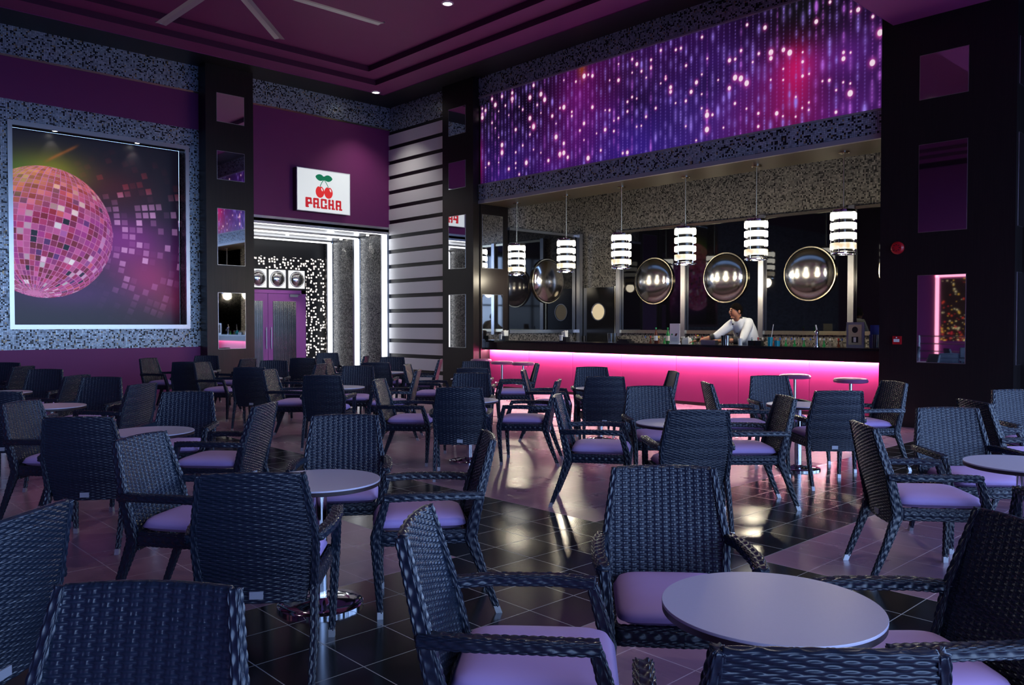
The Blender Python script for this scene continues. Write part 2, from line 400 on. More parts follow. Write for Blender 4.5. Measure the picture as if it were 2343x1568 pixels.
# walls behind the camera (seen in the mirrors)
w2 = MB()
w2.quad((XW, YL, 0), (XW, YS, 0), (XW, YS, 7.5), (XW, YL, 7.5), [(0, 0), (26, 0), (26, 7.5), (0, 7.5)])
struct(w2.build('wall_west', 'purple'))
struct(MB().box(XW, 13, YS - .2, YS, 5.6, 7.5).box(XW, 13, YS - .2, YS, 0, .12).build('wall_south', 'black'))
wf = MB()
for k in range(9): wf.box(XW + k * 2.45, XW + k * 2.45 + .12, YS - .12, YS, 0.1, 5.6)
for z in (2.6, 4.2): wf.box(XW, 13, YS - .1, YS - .02, z, z + .1)
struct(wf.build('window_1', 'black'))
wf = MB()
for k in range(6): wf.box(12.95, 13.05, YS + k * 2.2, YS + k * 2.2 + .12, 0, 5.6)
for z in (2.6, 4.2): wf.box(12.97, 13.03, YS, 3.3, z, z + .1)
struct(wf.build('window_2', 'black'))

# ceiling: black soffit, two plum steps, plum field
c = MB()
def ring(m, o, i, z, mi):   # horizontal ring facing down; o,i = (x0,x1,y0,y1)
    (a0, a1, b0, b1), (c0, c1, d0, d1) = o, i
    for q in (((a0, b0), (a1, b0), (c1, d0), (c0, d0)), ((a1, b0), (a1, b1), (c1, d1), (c1, d0)),
              ((a1, b1), (a0, b1), (c0, d1), (c1, d1)), ((a0, b1), (a0, b0), (c0, d0), (c0, d1))):
        m.quad(*[(x, y, z) for x, y in q], None, mi)
def riser(m, r, z0, z1, mi):
    x0, x1, y0, y1 = r
    for a, b in (((x0, y0), (x1, y0)), ((x1, y0), (x1, y1)), ((x1, y1), (x0, y1)), ((x0, y1), (x0, y0))):
        m.quad((*a, z0), (*b, z0), (*b, z1), (*a, z1), None, mi)
R0 = (XW, XB + .1, 4.9, YL + .1); R1 = (-5.9, 11.70, 5.7, 17.05); R2 = (-5.3, 11.09, 6.3, 16.50); R3 = (-4.8, 10.60, 6.8, 16.05)
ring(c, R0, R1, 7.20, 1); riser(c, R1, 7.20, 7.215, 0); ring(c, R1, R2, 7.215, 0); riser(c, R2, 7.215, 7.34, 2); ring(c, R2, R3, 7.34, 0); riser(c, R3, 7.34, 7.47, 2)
c.quad((R3[0], R3[2], 7.47), (R3[0], R3[3], 7.47), (R3[1], R3[3], 7.47), (R3[1], R3[2], 7.47), None, 0)
c.quad((XW, YS, 5.87), (XW, 4.9, 5.87), (13.0, 4.9, 5.87), (13.0, YS, 5.87), None, 0)
c.quad((XW, 4.9, 5.87), (XW, 4.9, 7.25), (12.6, 4.9, 7.25), (12.6, 4.9, 5.87), None, 1)
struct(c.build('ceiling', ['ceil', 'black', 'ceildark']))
# side bits that close the room behind the pillars
struct(MB().box(12.62, 12.72, 2.2, 5.06, 0, 5.9).build('trim_5', 'wood'))

# ------------------------------------------------------------------ chairs
CP, CR = .033, .0092
def weave(u, v, P=CP, R=CR, front=True, amp=1.0):
    row = np.floor(v / R); fr = v / R - row
    prof = np.sqrt(np.clip(1 - (2 * fr - 1) ** 2, 0, 1))
    c_ = np.cos(PI * (u / P + row))
    strand = .0023 * c_ + .0030 * prof
    du = (u / P - np.round(u / P)) * P
    st = .0048 * np.sqrt(np.clip(1 - ((np.abs(du) - .0048) / .0040) ** 2, 0, 1)) - .0002 if front else -.002
    return np.maximum(strand, st) * amp - .0018

def grid_faces(nr, nc, closed):
    i = np.arange(nr - 1)[:, None] * nc; j = np.arange(nc if closed else nc - 1)[None, :]; k = (j + 1) % nc
    return np.stack([i + j, i + k, i + nc + k, i + nc + j], -1).reshape(-1, 4)

def sweep(name, pts, sizes, side, mat, parent, P=.026, R=.009, step=.005, amp=1.0, n=None, cap=True):
    """woven rounded-rect bar along a polyline; side = direction of the section's width"""
    pts = np.array(pts, float); sizes = np.array(sizes, float)
    # smooth the corners with a Catmull-like densify, then resample evenly
    seg = np.r_[0, np.cumsum(np.linalg.norm(np.diff(pts, axis=0), axis=1))]
    N = max(8, int(seg[-1] / step)); s = np.linspace(0, seg[-1], N)
    p = np.stack([np.interp(s, seg, pts[:, a]) for a in range(3)], 1); sz = np.stack([np.interp(s, seg, sizes[:, a]) for a in range(2)], 1)
    k = max(1, int(.02 / step))
    pad = np.pad(p, ((k, k), (0, 0)), mode='reflect', reflect_type='odd'); ker = np.ones(2 * k + 1) / (2 * k + 1)
    p = np.stack([np.convolve(pad[:, a], ker, 'valid') for a in range(3)], 1)
    T = np.gradient(p, axis=0); T /= np.linalg.norm(T, axis=1)[:, None]
    sd = np.array(side, float); A = sd - T * (T @ sd)[:, None]; A /= np.linalg.norm(A, axis=1)[:, None]; B = np.cross(T, A)
    per = 2 * (sz[:, 0].mean() + sz[:, 1].mean()); rows = 2 * max(3, int(round(per / R / 2))); M = rows * 4 if n is None else n
    th = np.linspace(0, 2 * PI, M, endpoint=False)
    cs, sn = np.cos(th), np.sin(th); ex = .42
    ux = np.sign(cs) * np.abs(cs) ** ex; uy = np.sign(sn) * np.abs(sn) ** ex
    w = th / (2 * PI) * rows * R
    S_, Wv = np.meshgrid(s, w, indexing='ij')
    d = weave(S_, Wv, P, R, False, amp)
    nx_, ny_ = cs, sn
    V = (p[:, None, :] + A[:, None, :] * (sz[:, 0][:, None] / 2 * ux[None] + d * nx_[None])[..., None]
         + B[:, None, :] * (sz[:, 1][:, None] / 2 * uy[None] + d * ny_[None])[..., None]).reshape(-1, 3)
    F = grid_faces(N, M, True)
    if cap:
        c0, c1 = len(V), len(V) + 1
        V = np.vstack([V, p[0], p[-1]]); j = np.arange(0, M, 2)
        F0 = np.stack([np.full(len(j), c0), (j + 2) % M, (j + 1) % M, j], 1)
        b = (N - 1) * M; F1 = np.stack([np.full(len(j), c1), b + j, b + (j + 1) % M, b + (j + 2) % M], 1)
        F = np.vstack([F, F0, F1])
    return npmesh(name, V, F, mat, parent)

def backrest(parent):
    N, M = 300, 110
    z = np.linspace(.335, .898, N)
    hw = np.interp(z, [.335, .42, .64, .90], [.198, .218, .237, .196])
    yc = np.interp(z, [.335, .41, .90], [-.205, -.205, -.325])
    k = 12; pad = np.pad(yc, k, mode='edge'); yc = np.convolve(pad, np.ones(2 * k + 1) / (2 * k + 1), 'valid')
    u = np.linspace(-1, 1, M)
    rows = []
    th = np.full(N, .013); e_ = (z[-1] - z); th = np.where(e_ < .012, .013 * np.sqrt(np.clip(1 - (1 - e_ / .012) ** 2, 0.02, 1)), th)
    def face(sgn, front):
        Z, U = np.meshgrid(z, u, indexing='ij')
        X = U * hw[:, None]
        bow = -.016 * (1 - U ** 2)
        d = weave(X, Z + .5 * (0 if front else CR), front=front, amp=1.0)
        Y = yc[:, None] + bow + sgn * (th[:, None] + d)
        crown = .006 * (1 - U ** 2) * np.clip((Z - .80) / .1, 0, 1)
        return np.stack([X, Y, Z + crown], -1)
    f = face(1, True); b = face(-1, False)[:, ::-1]
    V = np.concatenate([f, b], 1); nc = V.shape[1]
    # bottom / top caps by welding rows
    F = grid_faces(N, nc, True)
    j = np.arange(M - 1); t = (N - 1) * nc
    top = np.stack([t + j, t + j + 1, t + nc - 2 - j, t + nc - 1 - j], 1); bot = np.stack([j + 1, j, nc - 1 - j, nc - 2 - j], 1)
    return npmesh('backrest', V.reshape(-1, 3), np.vstack([F, top, bot]), 'wicker', parent)

def cushion(parent):
    n = 26; g = np.linspace(-1, 1, n); U, Vv = np.meshgrid(g, g, indexing='ij')
    r = 8.0; sc = 1 / np.maximum(1e-6, (np.abs(U) ** r + np.abs(Vv) ** r) ** (1 / r)) * np.maximum(np.abs(U), np.abs(Vv))
    sc = np.where((U == 0) & (Vv == 0), 1, sc)
    U2, V2 = U * sc, Vv * sc
    hw = .222 + .012 * (V2 + 1) / 2
    X = U2 * hw; Y = .055 + V2 * .245
    edge = np.clip(1 - np.maximum(np.abs(U), np.abs(Vv)) ** 5, 0, 1)
    zt = .458 + .056 * np.sqrt(edge) * (1 + .0 * U) + .006 * (1 - U ** 2) * (1 - Vv ** 2) - .012 * np.clip(Vv - .6, 0, 1) * edge
    zb = .458 - .030 * np.sqrt(edge)
    top = np.stack([X, Y, zt], -1).reshape(-1, 3); bot = np.stack([X * .97, .055 + (Y - .055) * .97, zb], -1).reshape(-1, 3)
    F = grid_faces(n, n, False); F2 = (F + n * n)[:, ::-1]
    ring_ = np.r_[np.arange(n) * n, (n - 1) * n + np.arange(1, n), (np.arange(n - 1)[::-1]) * n + n - 1, np.arange(1, n - 1)[::-1]]
    r2 = np.roll(ring_, -1); F3 = np.stack([ring_, r2, r2 + n * n, ring_ + n * n], 1)
    return npmesh('seat_cushion', np.vstack([top, bot]), np.vstack([F, F2, F3]), 'cushion', parent)

def make_chair():
    t = thing('wicker_armchair', 'x', 'chair')
    backrest(t).name = 'backrest'
    tg = MB().box(-.028, .028, -.2425, -.2300, .356, .388).build('maker_tag', 'tag', t)
    tg['label'] = 'small metal tag'
    cushion(t)
    sr = sweep('seat_frame', [(0, .285, .405), (.235, .275, .405), (.243, .22, .405), (.232, -.18, .405), (0, -.195, .405), (-.232, -.18, .405), (-.243, .22, .405), (-.235, .275, .405), (0, .285, .405)],
               [(.070, .026)] * 9, (0, 0, 1), 'wicker', t, cap=False)
    for sx in (-1, 1):
        rear = sweep('leg', [(sx * .238, -.335, .030), (sx * .240, -.262, .22), (sx * .233, -.200, .40), (sx * .245, -.248, .62), (sx * .203, -.322, .893)],
                     [(.024, .030), (.030, .042), (.034, .062), (.030, .048), (.026, .034)], (1, 0, 0), 'wicker', t)
        cap_ = MB(); q = [(sx * .238 + a * .0135, -.335 + b * .0165 - dz * .38, .036 - dz) for dz in (0, .036) for a, b in ((-1, -1), (1, -1), (1, 1), (-1, 1))]
        for f in ((0, 1, 5, 4), (1, 2, 6, 5), (2, 3, 7, 6), (3, 0, 4, 7), (4, 5, 6, 7), (3, 2, 1, 0)): cap_.quad(*[q[a] for a in f])
        cap_.build('foot_cap', 'cap', rear)['label'] = 'silver metal foot cap'
        fr_ = sweep('leg', [(sx * .245, .262, .030), (sx * .254, .275, .22), (sx * .262, .285, .42), (sx * .276, .228, .618)],
                    [(.026, .026), (.034, .036), (.040, .050), (.040, .034)], (1, 0, 0), 'wicker', t)
        cap_ = MB(); q = [(sx * .245 + a * .015, .262 + b * .015, .036 - dz) for dz in (0, .036) for a, b in ((-1, -1), (1, -1), (1, 1), (-1, 1))]
        for f in ((0, 1, 5, 4), (1, 2, 6, 5), (2, 3, 7, 6), (3, 0, 4, 7), (4, 5, 6, 7), (3, 2, 1, 0)): cap_.quad(*[q[a] for a in f])
        cap_.build('foot_cap', 'cap', fr_)['label'] = 'silver metal foot cap'
        sweep('armrest', [(sx * .278, .240, .622), (sx * .290, .10, .628), (sx * .282, -.12, .626), (sx * .252, -.262, .620)],
              [(.052, .036)] * 4, (1, 0, 0), 'wicker', t)
    return t
chair0 = make_chair()
T_ = {'A1': 'the closest round table', 'A2': 'second table of the left row', 'A3': 'third table of the left row', 'A4': 'fourth table of the left row',
      'A5': 'fifth table of the left row', 'A6': 'sixth table of the left row', 'B1': 'nearest table of the middle row', 'B2': 'second table of the middle row', 'B3': 'third table of the middle row',
      'B4': 'fourth table of the middle row', 'B5': 'fifth table of the middle row', 'B6': 'last table of the middle row',
      'D2': 'table nearest the two right-hand stools', 'D3': 'second table along the bar row', 'D4': 'third table along the bar row', 'D5': 'fourth table along the bar row', 'D6': 'last table of the bar row'}
WAY = {'n': 'seen from behind, camera side of', 'f': 'facing the camera, far side of', 'l': 'facing right, left side of', 'r': 'facing left, right side of'}
CH = [('A1', 'f', 2.58, 1.83, -137), ('A1', 'l', 1.72, 1.79, -48), ('A1', 'n', 1.69, .91, 44), ('A1', 'r', 2.57, .93, 140),
      ('A2', 'n', 1.68, 3.36, 52), ('A2', 'l', 1.74, 4.31, -54), ('A2', 'f', 2.70, 4.41, -126), ('A2', 'r', 2.69, 3.50, 145),
      ('A3', 'n', 1.76, 6.02, 54), ('A3', 'l', 1.77, 6.96, -48), ('A3', 'r', 2.65, 5.99, 131), ('A3', 'f', 2.69, 7.01, -126),
      ('A4', 'f', 2.75, 9.68, -130), ('A4', 'r', 2.74, 8.79, 125), ('A4', 'n', 1.81, 8.68, 55),
      ('A5', 'r', 2.66, 10.75, 128), ('A5', 'f', 2.73, 11.92, -128), ('A6', 'f', 2.77, 14.43, -130), ('A6', 'r', 2.70, 13.50, 130),
      ('B6', 'l', 5.38, 14.65, -58), ('B6', 'n', 5.33, 13.26, 52), ('B6', 'f', 6.23, 15.05, -128), ('B6', 'r', 6.27, 13.80, 118),
      ('B5', 'l', 5.44, 12.45, -55), ('B5', 'n', 5.36, 11.05, 48), ('B5', 'f', 6.18, 12.26, -130), ('B5', 'r', 6.16, 11.2, 128),
      ('B4', 'l', 5.25, 9.77, -49), ('B4', 'n', 5.19, 8.77, 47), ('B4', 'f', 6.25, 9.85, -132), ('B4', 'r', 6.21, 8.84, 136),
      ('B3', 'l', 5.24, 7.20, -50), ('B3', 'f', 6.26, 7.38, -137), ('B3', 'n', 5.17, 6.21, 47), ('B3', 'r', 6.20, 6.30, 128),
      ('B2', 'l', 5.20, 4.49, -53), ('B2', 'f', 6.17, 4.57, -130), ('B2', 'n', 5.09, 3.49, 48), ('B2', 'r', 6.07, 3.57, 137),
      ('B1', 'l', 5.13, 1.87, -49), ('B1', 'f', 6.07, 1.88, -136), ('B1', 'n', 4.98, .93, 52),
      ('D6', 'n', 7.45, 13.35, 50), ('D6', 'f', 8.74, 14.77, -118), ('D6', 'r', 8.41, 13.42, 136),
      ('D5', 'n', 7.42, 10.99, 48), ('D5', 'l', 7.59, 12.26, -48), ('D5', 'f', 8.43, 12.12, -133), ('D5', 'r', 8.47, 11.23, 135),
      ('D4', 'n', 7.49, 8.72, 47), ('D4', 'l', 7.41, 9.67, -49), ('D4', 'f', 8.43, 9.81, -137), ('D4', 'r', 8.56, 8.97, 140),
      ('D3', 'n', 7.41, 6.28, 46), ('D3', 'l', 7.62, 7.39, -49), ('D3', 'f', 8.43, 7.30, -134), ('D3', 'r', 8.39, 6.34, 140),
      ('D2', 'n', 7.40, 3.54, 47), ('D2', 'l', 7.46, 4.50, -44), ('D2', 'f', 8.47, 4.59, -132), ('D2', 'r', 8.50, 3.63, 145)]
first = True
def put_chair(x, y, h, label, group='wicker armchairs around the tables'):
    global first
    rz = math.radians(h - 90)
    if first:
        chair0.location = (x, y, 0); chair0.rotation_euler = (0, 0, rz); chair0['label'] = label; chair0['group'] = group; first = False
        return chair0
    return dup(chair0, (x, y, 0), rz, label, group)
for tb, w_, x, y, h in CH:
    put_chair(x, y, h, 'dark wicker armchair %s %s' % (WAY[w_], T_[tb]))
put_chair(.44, 1.71, -136, 'dark wicker armchair facing the camera, cut off at the bottom left corner')
put_chair(.44, 3.20, 131, 'dark wicker armchair seen from behind, cut off by the left edge')
put_chair(7.27, 1.94, -42, 'dark wicker armchair seen from behind at far right, in front of the dark pillar')
put_chair(8.25, 2.02, -136, 'dark wicker armchair facing the camera at the right edge, beside the dark pillar')

# ------------------------------------------------------------------ tables
def make_table():
    t = thing('round_table', 'x', 'table')
    MB().lathe([(0, .672), (.3165, .672), (.3175, .670), (.3175, .664)], n=72).build('tabletop', 'tabletop', t, True)
    MB().lathe([(.3175, .664), (.3165, .645), (.300, .640), (0, .640)], n=72).build('edge_band', 'tableedge', t, True)['label'] = 'dark edge band'
    MB().tube((0, 0, .02), (0, 0, .625), .036, 28).box(-.11, .11, -.02, .02, .625, .640).box(-.02, .02, -.11, .11, .625, .640).build('column', 'chrome', t, True)
    MB().lathe([(.03, .05), (.06, .034), (.15, .026), (.218, .020), (.225, .014), (.225, 0), (0, 0)], n=64).build('base', 'chrome', t, True)
    return t
TB = [('A1', 2.195, 1.21), ('A2', 2.22, 3.84), ('A3', 2.28, 6.49), ('A4', 2.26, 9.20), ('A5', 2.28, 11.45), ('B1', 5.53, 1.42), ('B2', 5.68, 4.03), ('B3', 5.76, 6.78),
      ('B4', 5.71, 9.34), ('B5', 5.76, 11.70), ('B6', 5.80, 14.2), ('D2', 7.93, 4.08), ('D3', 8.05, 6.86), ('D4', 8.03, 9.40), ('D5', 8.08, 11.72), ('D6', 8.10, 13.98)]
TL = {'A1': 'closest round lilac-grey table, whole top visible at bottom right', 'A2': 'round lilac-grey table with its chrome disc base showing, left of centre',
      'A3': 'third round table back in the left row', 'A4': 'fourth round table back in the left row', 'A5': 'fifth round table back in the left row, cut by the left edge',
      'B1': 'round lilac-grey table cut off by the right edge', 'B2': 'second round table of the middle row, half hidden by a chair back', 'B3': 'third round table back in the middle row',
      'B4': 'fourth round table back in the middle row', 'B5': 'fifth round table back in the middle row', 'B6': 'last round table of the middle row near the dark pillar',
      'D2': 'round table nearest the two right-hand bar stools', 'D3': 'second round table along the pink bar front', 'D4': 'third round table of the bar row',
      'D5': 'fourth round table of the bar row', 'D6': 'last round table of the bar row by the lit portal'}
t0 = make_table()
for k, (n_, x, y) in enumerate(TB):
    if k == 0: t0.location = (x, y, 0); t0['label'] = TL[n_]; t0['group'] = 'round cafe tables'
    else: dup(t0, (x, y, 0), .3 * k, TL[n_], 'round cafe tables')

# ------------------------------------------------------------------ pillars with mirror tiles
def pillar(label, x0, x1, y0, y1, h, faces):
    t = thing('pillar', label, 'pillar', ((x0 + x1) / 2, (y0 + y1) / 2, 0))
    def rel(o): o.location = (-(x0 + x1) / 2, -(y0 + y1) / 2, 0); return o
    rel(MB().box(x0, x1, y0, y1, 0, h).build('shaft', 'wood', t))
    ZZ = [(5.98, 6.60), (4.71, 5.33), (2.82, 4.06), (.955, 2.195)]
    for f, c0, hw_ in faces:
        for z0, z1 in ZZ:
            if z0 > h - .3: continue
            z1 = min(z1, h - .1)
            if f == '-y':
                a = MB().box(c0 - hw_, c0 + hw_, y0 - .006, y0 + .004, z0, z1).build('mirror', 'mirror', t); bb = MB()
                fr = MB().box(c0 - hw_ - .008, c0 + hw_ + .008, y0 - .004, y0 + .004, z0 - .008, z1 + .008).build('mirror_edge', 'silver', a)
            else:
                a = MB().box(x0 - .006, x0 + .004, c0 - hw_, c0 + hw_, z0, z1).build('mirror', 'mirror', t)
                fr = MB().box(x0 - .004, x0 + .004, c0 - hw_ - .008, c0 + hw_ + .008, z0 - .008, z1 + .008).build('mirror_edge', 'silver', a)
            rel(a)
    return t
pillar('dark wood pillar with square mirrors between the disco ball picture and the lit portal', 7.40, 8.50, 17.573, YL, 7.25, [('-y', 7.965, .313)])
pillar('dark wood pillar with mirrors between the striped wall and the bar', 12.30, 13.40, 14.33, 15.464, 7.25, [('-x', 14.915, .307), ('-y', 12.90, .32)])
pillar('widest dark wood pillar with mirrors, at the right end of the bar', 12.30, 14.0, 3.29, 5.06, 7.25, [('-x', 4.20, .315), ('-y', 12.83, .43)])

# ------------------------------------------------------------------ painted prints
def smooth_noise(shape, cells, seed=0):
    rs = np.random.RandomState(seed); g = rs.rand(cells[0] + 2, cells[1] + 2)
    a = np.linspace(0, cells[0], shape[0]); b = np.linspace(0, cells[1], shape[1])
    i = a.astype(int); j = b.astype(int); fa = a - i; fb = b - j; fa = fa * fa * (3 - 2 * fa); fb = fb * fb * (3 - 2 * fb)
    G = lambda p, q: g[np.ix_(i + p, j + q)]
    return (G(0, 0) * (1 - fa)[:, None] * (1 - fb) + G(1, 0) * fa[:, None] * (1 - fb) + G(0, 1) * (1 - fa)[:, None] * fb + G(1, 1) * fa[:, None] * fb)
def sst(e0, e1, x): t = np.clip((x - e0) / (e1 - e0), 0, 1); return t * t * (3 - 2 * t)
def print_grid(name, P0, PU, PV, nu, nv, rgb, mat, parent):
    u = np.linspace(0, 1, nu); v = np.linspace(0, 1, nv); Vv, U = np.meshgrid(v, u, indexing='ij')
    pts = np.array(P0) + U[..., None] * np.array(PU) + Vv[..., None] * np.array(PV)
    return npmesh(name, pts.reshape(-1, 3), grid_faces(nv, nu, False), mat, parent, False, lin(np.clip(rgb, 0, 1)).reshape(-1, 3))

def disco():
    nu, nv = 400, 480
    x0, x1, z0, z1 = NX0 + .02, NX1 - .02, NZ0 + .02, NZ1 - .02
    X, Z = np.meshgrid(np.linspace(x0, x1, nu), np.linspace(z0, z1, nv))
    R = np.zeros((nv, nu, 3)) + np.array([.085, .075, .13])
    def add(c, w): R[:] = R * (1 - w[..., None]) + np.array(c) * w[..., None]
    gx = lambda cx, cz, sx, sz: np.exp(-((X - cx) / sx) ** 2 - ((Z - cz) / sz) ** 2)
    add([.34, .07, .38], .95 * gx(6.1, 3.0, 1.1, .75)); add([.52, .14, .56], .9 * gx(5.9, 3.3, .8, .5))
    add([.70, .16, .48], .75 * gx(6.45, 2.45, .65, .55)); add([.62, .14, .32], .5 * gx(6.9, 2.0, .35, .4)); add([.30, .03, .10], .7 * gx(5.7, 4.35, .8, .45))
    add([.60, .60, .10], .85 * gx(4.55, 4.55, .75, .42)); add([.35, .55, .15], .6 * gx(3.9, 4.45, .5, .35)); add([.30, .12, .42], .8 * gx(4.9, 2.15, 1.2, .35))
    # streak of light
    dl = np.abs((X - 4.35) * .55 - (Z - 4.7) * .83); add([.75, .40, .15], .55 * np.exp(-(dl / .03) ** 2) * sst(4.4, 4.6, X) * sst(5.15, 4.95, X))
    # fan of light squares
    rs = np.random.RandomState(3); A = rs.rand(200, 200); B = rs.rand(200, 200)
    px_ = X - 2.6; th = np.arctan2(Z - 3.45, px_ + .3); r = np.hypot(Z - 3.45, px_ + .3)
    ti = th / .040 + 90; ri = r / .150; i = np.floor(ti).astype(int) % 200; j = np.floor(ri).astype(int) % 200
    ft, fr = ti % 1, ri % 1
    on = sst(.10, .2, ft) * sst(.95, .85, ft) * sst(.08, .16, fr) * sst(.95, .87, fr)
    a = A[i, j]; br = np.where(a > .58, (a - .58) / .42, 0)
    fade = np.exp(-((Z - 3.55) / .75) ** 2) * sst(5.3, 5.9, X + .0) * .95 + .7 * gx(6.4, 2.5, .7, .6) + .35 * gx(5.9, 4.5, .7, .5)
    w = on * np.clip(br * 1.1, 0, 1) * np.clip(fade, 0, 1)
    hot = np.clip((Z - 4.1) / .4, 0, 1)[..., None]
    cc = (1 - hot) * np.array([.90, .66, .90]) + hot * np.array([.85, .25, .28])
    R[:] = R * (1 - w[..., None]) + cc * w[..., None]
    # the mirror ball
    cx, cz, rx, rz_ = 4.45, 3.356, 1.28, 1.33
    a_, b_ = (X - cx) / rx, (Z - cz) / rz_; q = a_ ** 2 + b_ ** 2; ins = q < 1
    c_ = np.sqrt(np.clip(1 - q, 0, 1)); pole = np.array([-.16, -.93, .33]); pole /= np.linalg.norm(pole)
    e1 = np.cross(pole, [0, 0, 1.]); e1 /= np.linalg.norm(e1); e2 = np.cross(pole, e1)
    D = np.stack([a_, b_, c_], -1); cp = D @ pole; lat = np.arccos(np.clip(cp, -1, 1)); lon = np.arctan2(D @ e1, D @ e2)
    li = lat / (PI / 33); lo = lon / (2 * PI / 58) + 100
    i = np.floor(li).astype(int); j = np.floor(lo).astype(int) % 200
    rs = np.random.RandomState(11); h = rs.rand(60, 200); h2 = rs.rand(60, 200)
    pal = np.array([[.86, .45, .72], [.72, .26, .62], [.80, .28, .54], [.66, .14, .42], [.62, .10, .24], [.55, .08, .18], [.93, .80, .90], [.95, .93, .97], [.10, .08, .18], [.45, .22, .55], [.90, .45, .50], [.75, .45, .75]])
    cdf = np.array([.14, .32, .45, .58, .69, .77, .83, .87, .92, .95, .98, 1.0])
    colr = pal[np.searchsorted(cdf, h[i, j])]
    top = np.clip((b_ - .15) / .6, 0, 1)[..., None]
    colr = colr * (1 - .65 * top) + np.array([.95, .62, .45]) * .65 * top
    yel = (np.clip((b_ - .35) / .5, 0, 1) * np.clip((.25 - a_) / .6, 0, 1))[..., None]
    colr = colr * (1 - .6 * yel) + np.array([.92, .82, .42]) * .6 * yel
    colr = colr ** 1.25 * (.80 + .3 * h2[i, j][..., None])
    rim = np.clip((a_ - .35) / .6, 0, 1)[..., None] * (1 - top); colr = colr * (1 - .6 * rim) + np.array([.60, .22, .60]) * .6 * rim
    fl, fo = li % 1, lo % 1
    sl = np.maximum(np.sin(lat), .08)
    g = np.minimum(np.minimum(fl, 1 - fl) / .055, np.minimum(fo, 1 - fo) * sl / .055)
    g = sst(.5, 1.2, g)[..., None]
    colr = colr * g + np.array([.86, .50, .74]) * (1 - g)
    wgt = sst(1.0, .985, q)[..., None]
    R = R * (1 - wgt) + np.clip(colr, 0, 1) * wgt
    return x0, x1, z0, z1, nu, nv, R
at = thing('wall_picture', 'large backlit picture of a pink mirror ball, set in a mosaic niche on the left', 'picture', (5.44, NY, NZ0))
x0, x1, z0, z1, nu, nv, R = disco()
o = print_grid('print', (x0, NY - .02, z0), (x1 - x0, 0, 0), (0, 0, z1 - z0), nu, nv, R, 'discoprint', at); o.location = (-5.44, -NY, -NZ0)
fr = MB(); a, b = .07, .035
fr.box(NX0 - .03, NX1 + .03, YL - b, YL + .02, NZ1 - .05, NZ1 + .04).box(NX0 - .03, NX1 + .03, YL - b, YL + .02, NZ0 - .04, NZ0 + .05)
fr.box(NX0 - .03, NX0 + .05, YL - b, YL + .02, NZ0 + .05, NZ1 - .05).box(NX1 - .05, NX1 + .03, YL - b, YL + .02, NZ0 + .05, NZ1 - .05)
o = fr.build('frame', 'silver', at, bevel=.008); o.location = (-5.44, -NY, -NZ0); o['label'] = 'polished silver frame'
def spot(name, loc, target, power, angle, color=(1, .93, .82), r=.02, blend=.6, parent=None):
    l = bpy.data.lights.new(name, 'SPOT'); l.energy = power; l.spot_size = math.radians(angle); l.spot_blend = blend; l.color = color; l.shadow_soft_size = r
    o = bpy.data.objects.new(name, l); COL.objects.link(o); o.location = loc
    o.rotation_euler = (Vector(target) - Vector(loc)).to_track_quat('-Z', 'Y').to_euler()
    if parent: o.parent = parent; o.location = Vector(loc) - parent.location
    return o
for k, x in enumerate((4.59, 6.17)):
    t = thing('downlight', ['small downlight above the mirror ball picture, left one', 'small downlight above the mirror ball picture, right one'][k], 'light', (x, 18.18, NZ1 - .004), 0, 'picture downlights')
    MB().lathe([(0, -.004), (.045, -.004), (.045, 0)], n=20).build('lens', 'downlight', t)
    MB().lathe([(.045, -.006), (.06, -.006), (.06, 0)], n=20).build('trim_ring', 'silver', t)
    spot('lamp_beam', (x, 18.22, NZ1 - .03), (x, 18.42, 4.85), 12, 66, parent=t, blend=.8)

